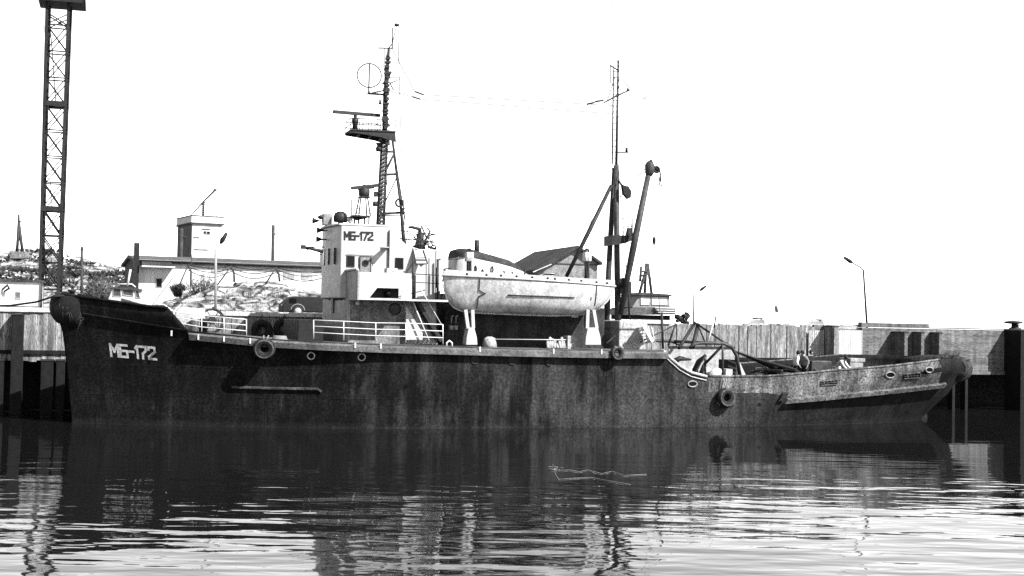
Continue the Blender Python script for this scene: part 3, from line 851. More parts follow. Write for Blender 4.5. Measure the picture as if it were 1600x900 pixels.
# roof gear: searchlight pillar, dome, horns
pl_ = at(511, 342, -0.6)
pil = MB().box((pl_.x - .2, -0.8, zR + .092), (pl_.x + .2, -0.4, zR + 0.62)); pilo = pil.build('light_pillar', grey_m, tug, bevel=.03)
for dy, zz in ((-.7, .45), (-.5, .45)):
    MB().lathe([(0.05, -.12), (.09, -.05), (.1, 0.08)], (pl_.x - .28, dy, zR + zz), 'X', 12).build('lamp', steel_m, pilo)
dm = at(532, 343, -1.0)
do = MB().lathe([(0.1, 0), (0.12, 0.12), (0.30, 0.14), (0.33, 0.35), (0.27, 0.53), (0.12, 0.62)], (dm.x, -1.0, zR + .092)); do.build('searchlight', steel_m, tug)
for px, py in ((497, 345), (504, 360), (503, 374)):
    p = at(px, py, -0.4)
    hb_ = MB().lathe([(0.15, -.25), (.08, -.1), (.03, 0.05), (.03, .5)], (p.x, -0.4, p.z), 'X', 12); hb_.build('horn', steel_m, tug)
p = at(547, 349, -1.4); MB().lathe([(0.04, 0), (.05, .1), (.14, .16), (.1, .3)], (p.x, -1.4, zR + .09), 'Z', 12).build('roof_lamp', lgrey_m, tug)
sp_ = MB(); a, b = at(474, 386, -1.8), at(505, 393, -1.8); sp_.path([a, b], [.05, .09], 8); sp_.path([at(474, 386, -1.8), at(506, 386, -1.8)], .03, 6); sp_.box((a.x - .12, -1.9, a.z - .09), (a.x + .1, -1.7, a.z + .09))
sp_.path([at(476, 388, -1.8), at(492, 396, -1.8), at(503, 398, -1.8)], .02, 5)
sp_.build('bridge_yard', steel_m, tug)
# radar stand
rs = MB(); za = at(562, 338, -1).z
e = [at(px, 339, -1) for px in (547, 574)]
rs.box((e[0].x, -1.7, za - 0.06), (e[1].x, -0.3, za)); 
for px in (557, 573):
    for y in (-1.5, -.5): rs.tube((at(px, 345, -1).x, y, zR + .09), (at(px, 345, -1).x, y, za - .06), 0.04, n=6)
rs.prism([(e[0].x, za - .061), (e[0].x + .3, za - .2), (e[1].x, za - .061)], -1.05, -.95)
rso = rs.build('radar_platform', steel_m, tug)
zt_ = at(568, 309, -1).z
lg = MB()
for px0, px1 in ((558, 562.5), (576, 573)):
    for y0, y1 in ((-1.4, -1.2), (-.6, -.8)):
        lg.tube((at(px0, 337, -1).x, y0, za), (at(px1, 309, -1).x, y1, zt_), 0.035, n=6)
lg.box((at(561, 309, -1).x, -1.3, zt_), (at(577, 309, -1).x, -.7, zt_ + .05))
lg.path([at(549.5, 338, -1.6), at(549.5, 311, -1.6)], .028, 5); lg.path([at(549.5, 333, -1.6), at(592, 333, -1.6)], .020, 5); lg.path([at(549.5, 326, -1.6), at(562, 326, -1.6)], .017, 5)
lg.build('radar_trestle', steel_m, rso)
c = at(569, 301, -1)
MB().lathe([(.2, -.22), (.26, -.1), (.26, .12), (.16, .24), (.07, .26), (.07, .36)], (c.x, -1, c.z), 'Z', 16).build('radar_gearbox', steel_m, rso)
rb_ = MB(); a, b = at(549, 294, -1.15), at(591, 289.5, -.85); rb_.bar(a, b, .13, .15); rb_.bar(a.lerp(b, .25) + Vector((0, 0, -.1)), a.lerp(b, .85) + Vector((0, 0, -.1)), .07, .06)
rb_.build('radar_scanner', steel_m, rso)
ml = MB().box((at(584, 300, -.6).x, -.75, at(584, 306, -1).z), (at(589, 300, -.6).x, -.5, at(584, 298, -1).z)).lathe([(.12, -.12), (.1, .1)], at(586, 318, -.6), 'Z', 10)
ml.build('signal_lamps', steel_m, tug)
# foremast: bipod with crossbars, radar platform and upper pole
fm = MB()
D0 = 0.0
fb = at(593, 356, D0); ft = at(601, 205, D0)
for y in (-0.3, 0.05):
    for k in (-.15, .15):
        fm.path([Vector((fb.x + k, y, fb.z - .6)), Vector((at(600, 222, D0).x + k * .8, y * .7, at(600, 222, D0).z))], [.042, .036], 6)
for i in range(44):
    t = i / 43; p = fb.lerp(at(600, 222, D0), t); q_ = fb.lerp(at(600, 222, D0), min(1, t + 1 / 43)); k = .15 * (-1) ** i
    fm.path([(p.x - k, -.3, p.z), (q_.x + k, -.3, q_.z)], .026, 5); fm.path([(p.x - k, .05, p.z), (q_.x + k, .05, q_.z)], .022, 5); fm.tube((p.x, -.3, p.z), (p.x, .05, p.z), .02, n=5)
af = [at(632, 392, D0), at(626, 320, D0), at(620, 272, D0), at(616, 240, D0), at(612, 208, D0)]
fm.path([at(634, 398, -1.2)] + [p + Vector((0, -.0, 0)) for p in af[1:]], [.075, .07, .065, .06, .06], 8)
fm.path([at(631, 398, 1.2)] + [p + Vector((0, .0, 0)) for p in af[1:]], [.07, .06, .06, .05, .05], 8)
for (a, b, r) in (((599, 237), (617, 237), .055), ((597.5, 273), (622, 272), .06), ((595, 334), (629, 332), .06), ((602, 268), (616, 240), .055), ((596, 328), (619, 279), .03), ((622, 277), (627, 310), .035), ((595, 337), (628, 336), .03)):
    fm.path([at(a[0], a[1], D0), at(b[0], b[1], D0)], r, 8)
fmo = fm.build('foremast', mast_m, tug)
lf = MB().torus(at(624, 317, -.15), .17, .05, n=18); lf.build('lantern', steel_m, fmo)
fl = MB()
for px, py, s_ in ((592, 230, .16), (593, 300, .12), (603, 285, .09), (629, 330, .13), (627, 325, .06), (604, 155, .09), (594, 160, .08), (599, 213, .1)):
    p = at(px, py, -.2); MB().lathe([(s_ * .8, -s_ * 1.2), (s_, -s_ * .3), (s_ * .5, s_ * .3), (s_, s_ * 1.2)], p, 'Z', 10).build('mast_light', steel_m, fmo)
# wedge platform with radar
pf = MB(); pf.prism([(at(543, 206, D0).x, at(543, 206, D0).z), (at(613, 209, D0).x, at(613, 209, D0).z), (at(614, 225, D0).x, at(614, 225, D0).z), (at(590, 217, D0).x, at(590, 217, D0).z), (at(543, 209, D0).x, at(543, 209, D0).z)], -.65, -.6)
pf.prism([(at(543, 206, D0).x, at(543, 206, D0).z), (at(613, 209, D0).x, at(613, 209, D0).z), (at(614, 225, D0).x, at(614, 225, D0).z), (at(590, 217, D0).x, at(590, 217, D0).z), (at(543, 209, D0).x, at(543, 209, D0).z)], .6, .65)
a = at(543, 206.5, D0); b = at(613, 209.5, D0); pf.add([(a.x, -.7, a.z), (b.x, -.7, b.z), (b.x, .7, b.z), (a.x, .7, a.z), (a.x, -.7, a.z + .05), (b.x, -.7, b.z + .05), (b.x, .7, b.z + .05), (a.x, .7, a.z + .05)],
        [(3, 2, 1, 0), (4, 5, 6, 7), (0, 1, 5, 4), (1, 2, 6, 5), (2, 3, 7, 6), (3, 0, 4, 7)])
for t in (.25, .5, .75): 
    c = a.lerp(b, t); pf.tube((c.x, -.6, c.z - .05 - .25 * t), (c.x, .6, c.z - .05 - .25 * t), .04, n=6)
pfo = pf.build('mast_platform', steel_m, fmo)
rr_ = MB()
for y in (-.68, .68):
    for zz in (.28, .55): rr_.path([(a.x + .03, y, a.z + zz), (b.x, y, b.z + zz)], .021, 5)
    for t in (0.01, .2, .4, .6, .8, 1): c = a.lerp(b, t); rr_.tube((c.x, y, c.z), (c.x, y, c.z + .56), .016, n=5)
for zz in (.28, .55): rr_.path([(a.x + .03, -.68, a.z + zz), (a.x + .03, .68, a.z + zz)], .021, 5)
rr_.build('platform_rail', steel_m, fmo)
c = at(555, 190, D0)
MB().lathe([(.14, -.5), (.12, -.1), (.16, -.05), (.16, .12), (.08, .15), (.08, .42)], (c.x, 0, c.z), 'Z', 12).build('radar_gearbox', steel_m, fmo)
MB().bar(at(521, 174.5, -.4), at(593, 180.5, .4), .16, .14).build('radar_scanner', steel_m, fmo)
um = MB()
um.path([at(601, 207, D0), at(602, 150, D0), at(605, 110, D0), at(607.5, 75, D0)], [.12, .11, .09, .06], 8)
um.path([at(607.5, 75, D0), at(613, 68, D0), at(620, 38, D0)], [.03, .025, .015], 6); um.path([at(613, 75, D0), at(613, 43, D0)], .031, 5)
um.bar(at(591, 75, D0), at(614, 75.5, D0), .06, .05); um.path([at(574, 146, D0), at(603, 148, D0)], .050, 6); um.path([at(578, 146, D0), at(602, 141, D0)], .034, 5)
um.path([at(596, 129, D0), at(603, 134, D0)], .030, 5); um.path([at(608, 122, D0), at(632, 121, D0), at(610, 130, D0)], .031, 5)
um.path([at(600, 130, D0), at(611, 112, D0)], .060, 6); um.path([at(608, 128, D0), at(615, 141, D0)], .030, 5); um.path([at(598, 207, D0), at(608, 194, D0)], .060, 6)
um.torus(at(589, 199, -.1), .14, .015, n=16)
um.lathe([(.07, -.1), (.07, .1)], at(620, 39, D0), 'X', 8)
for i in range(60):
    t = random.random(); p = at(601.5, 200, D0).lerp(at(606, 85, D0), t)
    um.box((p.x - random.uniform(.05, .16), -random.uniform(.05, .2), p.z - .06), (p.x + random.uniform(0.02, .14), .05, p.z + random.uniform(.0, .06)))
umo = um.build('upper_mast', steel_m, fmo)
c = at(577, 118, D0); df = MB().torus(c, 18.6 * .0298, .03, (0.15, 1, 0), 40, 6); df.path([at(577.5, 99, D0), at(576, 146, D0)], .035, 6); df.torus(at(584, 146, -.1), .2, .012, n=16)
df.build('loop_aerial', steel_m, fmo)

# monkey island rail, fire monitor, gear abaft
mk = MB()
def rail(pts, zh, rows, d_fn, r=.018, posts=None):
    pass
for z_ in (.35, .7):
    a = at(612, 388, -2.3); b = at(680, 392, -2.3)
    mk.path([(a.x, -2.3, zR2 + .12 + z_), (b.x, -2.3, zR2 + z_)], .022, 5); mk.path([(b.x, -2.3, zR2 + z_), (b.x, 2.3, zR2 + z_)], .022, 5); mk.path([(a.x, 2.3, zR2 + .12 + z_), (b.x, 2.3, zR2 + z_)], .022, 5)
for i in range(7):
    p = a.lerp(b, i / 6)
    for y in (-2.3, 2.3): mk.tube((p.x, y, zR2), (p.x, y, zR2 + .74), .02, n=5)
mk.build('monkey_island_rail', steel_m, tug)
mo = MB(); c = at(656, 386, -1.6)
mo.lathe([(.3, 0), (.22, .3), (.16, .5), (.2, .75)], (c.x, -1.6, zR2), 'Z', 12)
mo.path([(c.x, -1.6, zR2 + .6), (c.x - .05, -1.7, zR2 + .95), at(644, 355, -1.7), at(638, 355, -1.7)], [.12, .1, .07, .05], 8)
mo.path([(c.x + .1, -1.6, zR2 + .3), at(665, 375, -1.6), at(672, 362, -1.6), at(663, 350, -1.6)], [.07, .06, .05, .02], 8)
mo.path([at(658, 352, -1.6), at(666, 370, -1.6), at(676, 366, -1.6)], .04, 6); mo.torus(at(660, 372, -1.75), .2, .03); mo.path([at(668, 385, -1.7), at(680, 389, -1.7)], .06, 6); mo.torus(at(677, 388, -1.8), .13, .03)
for k in range(16):
    p = at(random.uniform(640, 678), random.uniform(372, 390), -1.9); q_ = at(random.uniform(642, 680), random.uniform(360, 386), -1.5); mo.path([p, q_], random.uniform(.02, .05), 5)
mo.build('fire_monitor', steel_m, tug)
# ladders
def ladder(a, b, wvec, n, r, name, m_, tread=True, parent=tug):
    mb = MB(); wv = Vector(wvec)
    mb.bar(a, b, .05, .16); mb.bar(Vector(a) + wv, Vector(b) + wv, .05, .16)
    for i in range(1, n):
        p = Vector(a).lerp(Vector(b), i / n)
        if tread: mb.box(p + Vector((-.09, .02 if wv.y > 0 else -.02, -.015)), p + wv + Vector((.09, 0, .015)))
        else: mb.tube(p, p + wv, .018, n=5)
    return mb.build(name, m_, parent)
ld = ladder(at(650, 466, -3.3), at(690, 533, -3.3), (0, .7, 0), 12, .02, 'bridge_ladder', steel_m)
hr = MB(); hr.path([at(645, 470, -3.35), at(651, 486, -3.35), at(670, 532, -3.35)], .035, 6); hr.path([at(658, 452, -3.35), at(690, 508, -3.35)], .022, 6)
hr.build('handrail', rail_m, ld)
sup = MB().add([at(634, 478, -3.0), at(660, 520, -3.0), at(660, 531, -3.0), at(634, 531, -3.0)], [(0, 1, 2, 3)]); so_ = sup.build('ladder_screen', lgrey_m, tug); so_.modifiers.new('t', 'SOLIDIFY').thickness = .04
ladder(at(664, 411, -2.5), at(648, 390, -2.5), (.0, .01, .0), 5, .02, 'side_ladder', mast_m)
ud = MB(); ud.add([at(646, 389, -2.45), at(662, 392, -2.45), at(668, 412, -3.0), at(651, 412, -3.0)], [(0, 1, 2, 3)])
uo = ud.build('sloping_hood', white_m, tug); uo.modifiers.new('t', 'SOLIDIFY').thickness = .03
ue_ = MB()
for k in range(4):
    y = 403 + k * 3.2; ue_.path([at(650, y, -2.95), at(666, y, -2.95)], .022, 5)
ue_.path([at(661, 391, -2.5), at(668, 412, -3.05)], .03, 5); ue_.build('hood_slats', steel_m, uo)
ps = MB()
for px, y0, y1, d, r in ((645, 388, 470, -3.4, .03), (648, 430, 470, -3.4, .06), (666, 412, 470, -2.9, .018), (684, 405, 535, -2.6, .05), (683, 418, 450, -2.75, .05), (681, 392, 470, -2.7, .02)):
    ps.path([at(px, y0, d), at(px - .5, y1, d)], r, 6)
ps.path([at(645, 428, -3.4), at(686, 430, -3.0)], .02, 5); ps.path([at(645, 441, -3.4), at(686, 443, -3.0)], .018, 5); ps.path([at(627, 428, -GW), at(645, 428, -3.4)], .018, 5)
ps.path([at(622, 442, -2.5), at(648, 408, -2.5)], .016, 5)
ps.build('stanchions', steel_m, tug)

# funnel
fu = MB(); prof = [(717, 402, 390), (720, 400, 388), (728, 401, 386), (740, 402.5, 387), (760, 407, 393), (780, 411, 398.5), (800, 416, 404), (812, 420, 410), (822, 423, 418), (834, 428, 427)]
rb1, rb2 = [], []
for i, (px, yl, yt) in enumerate(prof):
    hwd = [.55, .95, 1.2, 1.3, 1.3, 1.25, 1.15, 1.0, .8, .5][i]
    p = at(px, yl, -1.3); zt2 = at(px, yt, -1.3).z; zb = DKZ(770) + .1
    rb1.append([Vector((p.x, -hwd, zb)), Vector((p.x, -hwd, p.z)), Vector((p.x, hwd, p.z)), Vector((p.x, hwd, zb))])
    h_ = max(.02, zt2 - p.z)
    rb2.append([Vector((p.x, -hwd - .03, p.z + .01)), Vector((p.x, -hwd * .93, p.z + h_ * .5)), Vector((p.x, -hwd * .6, p.z + h_ * .92)), Vector((p.x, 0, p.z + h_)), Vector((p.x, hwd * .6, p.z + h_ * .92)), Vector((p.x, hwd * .93, p.z + h_ * .5)), Vector((p.x, hwd + .03, p.z + .01))])
fu.loft(rb1); n0 = len(fu.v)
fu.f.append((0, 1, 2, 3)); fu.sm.append(False); fu.f.append((n0 - 4, n0 - 3, n0 - 2, n0 - 1)); fu.sm.append(False)
fuo = fu.build('funnel', white_m, tug)
fc = MB().loft(rb2); fc.f.append(tuple(range(7))); fc.sm.append(False); n0 = len(fc.v); fc.f.append(tuple(range(n0 - 7, n0))); fc.sm.append(False)
fc.build('funnel_cap', mat('funnel_black', 0.03, 0.7, 2.5, 0.8, speck=0.6), fuo)
p = at(745, 392, 0); MB().tube((p.x, 0, p.z - .2), (p.x, 0, at(745, 375, 0).z), .12, n=14).build('exhaust_pipe', steel_m, fuo)
hd = MB()
for px, py in ((743, 415), (754, 421), (769, 416), (787, 423), (800, 425), (819, 420)):
    a = at(px, py, -1.33); hd.path([a, a + Vector((.03, -.06, -.15)), a + Vector((-.02, -.06, -.35))], .04, 6)
hd.build('lashing_hooks', steel_m, fuo)

# engine casing under the boat
ca = at(694, 500, -1.9).x; cb = at(945, 500, -1.9).x; zc = at(800, 478, -1.9).z
csg = MB().box((ca, -1.9, DKZ(800) - .05), (cb, 1.9, zc)); cso = csg.build('engine_casing', mat('casing_paint', 0.035, 0.6, 1.6, 0.8, streak=0.4, speck=0.5), tug, bevel=.04)
fw = MB().box((at(690, 470, -1.5).x, -1.6, DKZ(700)), (at(720, 470, -1.5).x, 1.6, zc + .5)); fw.build('casing_front', dark_m, cso)
cd = MB()
for px in (705, 712): p = at(px, 505, -2.0); cd.path([p, p + Vector((0, -.05, .3)), p + Vector((.1, -.05, .35))], .04, 6); cd.lathe([(.1, 0), (.1, .2)], p + Vector((0, 0, -.3)), 'Z', 10)
cd.build('vent_pipes', lgrey_m, cso)
# things lashed under the boat: canvas bundle, cowl vents
cv = MB(); p = at(765, 533, -3.2); cv.lathe([(.35, 0), (.3, .25), (.26, .42), (.1, .5)], (p.x, -3.2, DKZ(765)), 'Z', 14); cv.build('covered_winch', tarp_m, tug)
cv = MB(); p = at(870, 533, -3.0)
for i in range(9):
    t = i / 8; cv.path([(p.x - .6 + t * .9, -3.5 + .1 * math.sin(i), DKZ(870) + .03), (p.x - .55 + t * .9, -3.3, DKZ(870) + .35 + .15 * math.sin(i * 1.3)), (p.x - .4 + t * .9, -2.8, DKZ(870) + .4)], .075, 6)
cv.box((p.x + .35, -3.5, DKZ(870)), (p.x + .6, -2.9, DKZ(870) + .62))
cv.build('flag_bundle', tarp_m, tug)
MB().lathe([(.3, 0), (.34, .2), (.2, .42)], (at(886, 533, -2.8).x, -2.8, DKZ(886)), 'Z', 14).build('mooring_reel', lgrey_m, tug)
ln = MB(); ln.path([at(770, 530, -3.4), at(880, 531, -3.4), at(935, 531, -3.4)], .02, 5); ln.build('guard_wire', rail_m, tug)
hk = MB()
p = at(702, 540, -4.2); hk.path([(p.x - .12, -4.2, DKZ(702)), (p.x - .12, -4.2, DKZ(702) + .18), (p.x, -4.2, DKZ(702) + .27), (p.x + .12, -4.2, DKZ(702) + .18), (p.x + .12, -4.2, DKZ(702))], .04, 8); hk.build('eye_bracket', rail_m, tug)

# rails
def railing(pts, name, d, h_px, rows=3, m_=rail_m, r=.021):
    """pts: picture foot points of the posts; h_px: heights in px"""
    mb = MB(); dd = [d if d is not None else min(-0.5, at_hull(px, py).y + 0.35) for px, py in pts]
    feet = [at(px, py, k) for (px, py), k in zip(pts, dd)]; tops = [at(px, py - h, k) for (px, py), h, k in zip(pts, h_px, dd)]
    for a, b in zip(feet, tops): mb.tube(a, b, r * 1.15, n=6)
    for k in range(rows):
        t = 1 - k / rows
        mb.path([a.lerp(b, t) for a, b in zip(feet, tops)], r, 6)
    return mb.build(name, m_, tug)
railing([(490, 529), (537, 532), (587, 534.5), (634, 536), (692, 538)], 'side_rail', -4.3, [29, 30, 30, 31, 31])
railing([(263, 508), (272, 512), (315, 520), (350, 523), (385, 526)], 'foredeck_rail', None, [24, 25, 27, 27, 27], m_=rail_m)
st = MB()
for px, py in ((268, 521), (310, 527), (350, 530), (391, 533), (555, 540), (595, 541), (750, 546), (865, 549), (940, 550)):
    p = at_hull(px, py, .3); st.box((p.x - .03, p.y - .02, p.z - .1), (p.x + .03, p.y + .06, p.z + .12))
st.build('scupper_pipes', rail_m, tug)
# far side rails
fr_ = MB()
for i in range(18):
    u = .25 + .32 * i / 17; q_ = hpt(u, dz(u), 1, -.3); fr_.tube(q_, q_ + Vector((0, 0, .95)), .02, n=5)
for zz in (.35, .65, .95): fr_.path([hpt(.25 + .32 * i / 17, dz(.25 + .32 * i / 17), 1, -.3) + Vector((0, 0, zz)) for i in range(18)], .018, 5)
fr_.build('side_rail', rail_m, tug)

# foredeck gear: windlass, reel, bitts, breakwater
wl = MB(); c = at(288, 505, -1.5); zf = dz(uof(c.x, 4))
wl.box((c.x - .8, -2.2, zf), (c.x + .9, .8, zf + .2)); 
for y in (-2.1, -1.2, .2): wl.lathe([(.42, 0), (.42, .1), (.24, .14), (.24, .5), (.42, .54), (.42, .62)], (c.x, y, zf + .6), 'Y', 18)
wl.box((c.x + .3, -1.6, zf + .2), (c.x + .85, -.4, zf + .95)); wl.box((c.x - .8, -1.0, zf + .2), (c.x - .45, -.4, zf + .9))
wl.build('windlass', lgrey_m, tug, bevel=.02)
c = at(331, 503, -1.0); zf2 = dz(uof(c.x, 4))
rl_ = MB(); rl_.torus((c.x, -1.4, zf2 + .55), .5, .035, (0, 1, 0)); rl_.torus((c.x, -.5, zf2 + .55), .5, .035, (0, 1, 0)); rl_.tube((c.x, -1.45, zf2 + .55), (c.x, -.45, zf2 + .55), .16, n=12)
for a_ in range(6): 
    aa = a_ * PI / 3; rl_.tube((c.x, -1.4, zf2 + .55), (c.x + .5 * math.cos(aa), -1.4, zf2 + .55 + .5 * math.sin(aa)), .02, n=5)
rl_.build('hawser_reel', steel_m, tug)
for px in (305, 318):
    c = at(px, 510, -2.4); MB().lathe([(.16, 0), (.16, .5), (.2, .52), (.2, .6)], (c.x, -2.4, dz(uof(c.x, 4))), 'Z', 14).build('bitt', rail_m if px == 305 else steel_m, tug)
hs_ = MB(); c = at(478, 518, -2.2); zf3 = dz(uof(c.x, 3.7))
hs_.box((c.x - .5, -3.2, zf3), (c.x + .6, 1.2, zf3 + .95)); hs_.build('shade_box', dark_m, tug, bevel=.03)  # dark box put where only shadow lies ahead of the deckhouse
rp_ = MB()
for k in range(5): rp_.torus((at(437, 528, -3.6).x, -3.6, dz(.28) + .06 + .05 * k), .32 - .02 * k, .05, (0, 0, 1))
rp_.build('coiled_rope', rope_m, tug)
gr = MB(); gr.path([at(243, 476, -1), at(256, 476, -1), at(262, 480, -1), at(272, 488, -1), at(282, 476, -1), at(281, 475, -1)], .03, 5); gr.path([at(258, 479, -1.2), at(290, 517, -1.6)], .018, 5)
gr.build('anchor_davit', rail_m, tug)
bt = MB(); 
for px, py in ((112, 456), (104, 459), (127, 462)):
    c = at(px, py + 6, .3); bt.lathe([(.12, -.5), (.12, .0), (.17, .02), (.17, .1)], (c.x, .3, at(px, py, .3).z), 'Z', 12)
bt.build('bow_bitts', steel_m, tug)
ch = MB().box((at(86, 458, -.3).x, -.5, 5.35), (at(96, 458, -.3).x, .5, at(90, 456, -.3).z)); ch.build('bow_chock', steel_m, tug, bevel=.03)

# davits
for (bx, hx, arms, px_l, px_r) in ((735, 733, ((727, 503), (738, 502)), 727, 745), (923, 917, ((918, 495), (927, 488)), 913, 938)):
    dv = MB(); d = -4.05; b0 = at(px_l, 539, d); b1 = at(px_r, 539, d); t0 = at(px_l + 4, 512, d); t1 = at(px_r - 5, 512, d)
    dv.prism([(b0.x, b0.z), (b1.x, b1.z), (at(px_r - 1, 527, d).x, at(px_r - 1, 527, d).z), (t1.x, t1.z), (t0.x, t0.z), (at(px_l + 1, 527, d).x, at(px_l + 1, 527, d).z)], d - .12, d + .45)
    dvo = dv.build('davit_base', white_m, tug, bevel=.03)
    da = MB()
    for s_ in (0, 1):
        p0 = at((px_l + 4, px_r - 6)[s_], 513, d); p1 = at(arms[s_][0], 484, d)
        da.bar(p0, p1, .16, .14)
    da.build('davit_leg', white_m, dvo)
    ar = MB(); q0 = at(hx, 515, -3.4); q1 = at(hx + 1, 470, -1.75); q2 = at(hx, 412, -1.85); q3 = at(hx, 398, -2.2)
    ar.path([q0, q1, at(hx, 440, -1.65), q2, q3], [.14, .14, .13, .12, .12], 10); ar.build('davit_arm', mast_m, dvo)
    hd_ = MB(); c = at(hx, 401, -2.25); hd_.box((c.x - .17, -2.45, c.z - .22), (c.x + .17, -2.1, c.z + .2)); hd_.build('davit_head', white_m, dvo, bevel=.03)
    bl_ = MB(); bl_.path([at(hx - 3, 397, -2.3), at(hx, 389, -2.3), at(hx + 4, 397, -2.3)], .05, 6); bl_.torus(at(hx, 392, -2.3), .1, .03); bl_.build('davit_block', steel_m, dvo)
    wr = MB(); wr.path([at(hx - 2, 402, -2.5), at(hx - 1, 432, -2.9)], .018, 5); wr.path([at(hx + 3, 402, -2.5), at(hx + 2, 432, -2.9)], .018, 5); wr.build('davit_fall', steel_m, dvo)

# mainmast, boom, derrick
mm = MB()
mm.path([at(966, 537, -.3), at(964, 400, -.3), at(963, 258, -.3)], [.16, .15, .13], 12)
mm.path([at(948, 450, .5) + Vector((0, 0, -2.6)), at(950, 445, .5), at(955, 350, .3), at(960, 262, 0)], [.17, .15, .13, .11], 10)
mm.path([at(963, 258, -.3), at(964.5, 180, -.3), at(966, 96, -.3)], [.075, .065, .045], 8)
mm.path([at(956.5, 256, 0), at(958, 150, 0), at(959, 108, 0)], [.04, .035, .03], 6)
for y in range(112, 257, 9): mm.path([at(957.5, y, 0), at(965, y, -.3)], .018, 5)
mmo = mm.build('mainmast', mast_m, tug)
yr = MB(); yr.path([at(943, 161, -.7), at(961, 151, -.4), at(985, 140, -.1)], [.03, .05, .03], 6); yr.path([at(917, 163, -.3), at(929, 160, -.3)], .048, 5); yr.path([at(930, 159, -.3), at(943, 156.5, -.3)], .048, 5)
yr.path([at(953, 102, -.3), at(966, 110, -.3)], .035, 6); yr.path([at(954, 103, -.3), at(954, 130, -.3), at(962, 134, -.3)], .023, 4)
yr.path([at(966, 120, -.3), at(985, 138, -.2)], .019, 4); yr.path([at(949, 157, -.6), at(961, 120, -.3)], .019, 4)
yr.path([at(964, 238, -.3), at(982, 238, -.3)], .035, 6); yr.lathe([(.07, -.1), (.07, .1)], at(979, 234, -.3), 'Z', 8); yr.lathe([(.08, -.08), (.04, .08)], at(981, 140, -.2), 'Z', 8)
for y in (96, 103, 110, 125, 136, 148): yr.lathe([(.05, -.06), (.06, .05)], at(966, y, -.35), 'Z', 8)
yr.path([at(966, 183, -.3), at(992, 165, -.3), at(1010, 152, -.3)], .015, 4); yr.path([at(1003, 150, -.3), at(1010, 152, -.3), at(1004, 154, -.3)], .019, 4)
yr.build('yard', steel_m, mmo)
ct = MB(); a = at(952, 372, .2); b = at(990, 370, -.8)
ct.prism([(at(952, 368, -.2).x, at(952, 368, -.2).z), (at(990, 369, -.2).x, at(990, 369, -.2).z), (at(990, 373, -.2).x, at(990, 373, -.2).z), (at(972, 381, -.2).x, at(972, 381, -.2).z), (at(952, 384, -.2).x, at(952, 384, -.2).z)], -.6, .5)
ct.prism([(at(979, 368, -.2).x, at(979, 368, -.2).z), (at(988, 368, -.2).x, at(988, 368, -.2).z), (at(986, 356, -.2).x, at(986, 356, -.2).z), (at(982, 356, -.2).x, at(982, 356, -.2).z)], -.25, .0)
cto = ct.build('crosstree', steel_m, mmo)
cr_ = MB(); 
for px in (973, 981, 988): cr_.path([at(px, 369, -.5), at(px + .5, 341, -.5)], .026, 5)
for y in (341, 355): cr_.path([at(973, y, -.5), at(988, y - 1, -.5)], .022, 5)
cr_.build('crosstree_rail', mast_m, mmo)
bm_ = MB(); bm_.path([at(885, 432, -1.0), at(922, 358, -.8), at(955, 290, -.4)], [.09, .11, .09], 10); bm_.build('cargo_boom', steel_m, mmo)
bk_ = MB(); p = at(978, 298, -.6)
bk_.prism([(at(a, b, -.6).x, at(a, b, -.6).z) for a, b in ((971, 289), (980, 292), (985, 299), (984, 309), (980, 311), (973, 303))], -.75, -.5); bk_.path([at(966, 282, -.4), at(973, 291, -.6)], .05, 6)
bk_.build('pulley_block', dark_m, mmo)
dk = MB(); dk.path([at(969, 492, -.9), at(990, 385, -1.1), at(1014, 268, -1.3)], [.13, .17, .13], 12)
dk.lathe([(.12, -.35), (.22, -.2), (.24, .2), (.12, .35)], at(1015, 264, -1.3), 'Z', 10)
dko = dk.build('derrick', mast_m, mmo)
db = MB(); db.path([at(1012, 256, -1.3), at(1016, 252, -1.3), at(1021, 262, -1.3)], [.1, .13, .1], 8); db.torus(at(1026, 265, -1.3), .14, .05); db.disc(at(1026, 265, -1.25), .13, th=.05); db.path([at(1018, 258, -1.3), at(1031, 268, -1.3)], .050, 6); db.path([at(1031, 268, -1.3), at(1032, 272, -1.3), at(1031.5, 283, -1.3)], .035, 5)
db.path([at(1031.5, 283, -1.3), at(1030, 289, -1.3), at(1033.5, 291, -1.3), at(1034.5, 287, -1.3)], .030, 6); db.lathe([(.05, -.12), (.07, .0), (.05, .12)], at(1031.5, 280, -1.3), 'Z', 8)
db.build('hook_block', dark_m, dko)
wd = MB(); c = at(971, 443, -.6); wd.lathe([(.28, -.3), (.28, -.22), (.16, -.2), (.16, .2), (.28, .22), (.28, .3)], c, 'Y', 14); wd.box((c.x - .05, -.8, c.z - .5), (c.x + .45, -.4, c.z + .1)); wd.build('mast_winch', steel_m, mmo)
wi = MB()
W = lambda *a, r=.010: wi.path([at(*p) for p in a], r + .010, 4)
W((1010, 262, -1.3), (976, 296, -.6)); W((1008, 268, -1.3), (968, 308, -.4)); W((990, 385, -1.1), (986, 345, -.4))
W((622, 60, 0), (626, 200, 0), (632, 352, -1), r=.009); W((601, 75, 0), (601, 200, 0), r=.007)
W((612, 75, 0), (648, 143, 0), (662, 148, 0), (958, 165, 0), r=.008); W((605, 141, 0), (644, 151, 0), (657, 155, 0), (958, 178, 0), r=.008); W((648, 143, 0), (662, 148, 0), r=.03); W((644, 151, 0), (657, 155, 0), r=.03)
W((959, 112, 0), (958, 95, 0), (957, -40, 0), r=.004); W((966, 256, -.3), (985, 500, -3.0), r=.007); W((686, 405, -2.5), (718, 405, -1.2), r=.010)
W((601, 205, 0), (593, 352, -2.0), r=.008); W((612, 210, 0), (640, 385, -2.1), r=.009)
W((1022, 372, -1.4), (1016, 460, -2.5), r=.005); W((1022, 372, -1.4), (1032, 500, -2.5), r=.005)
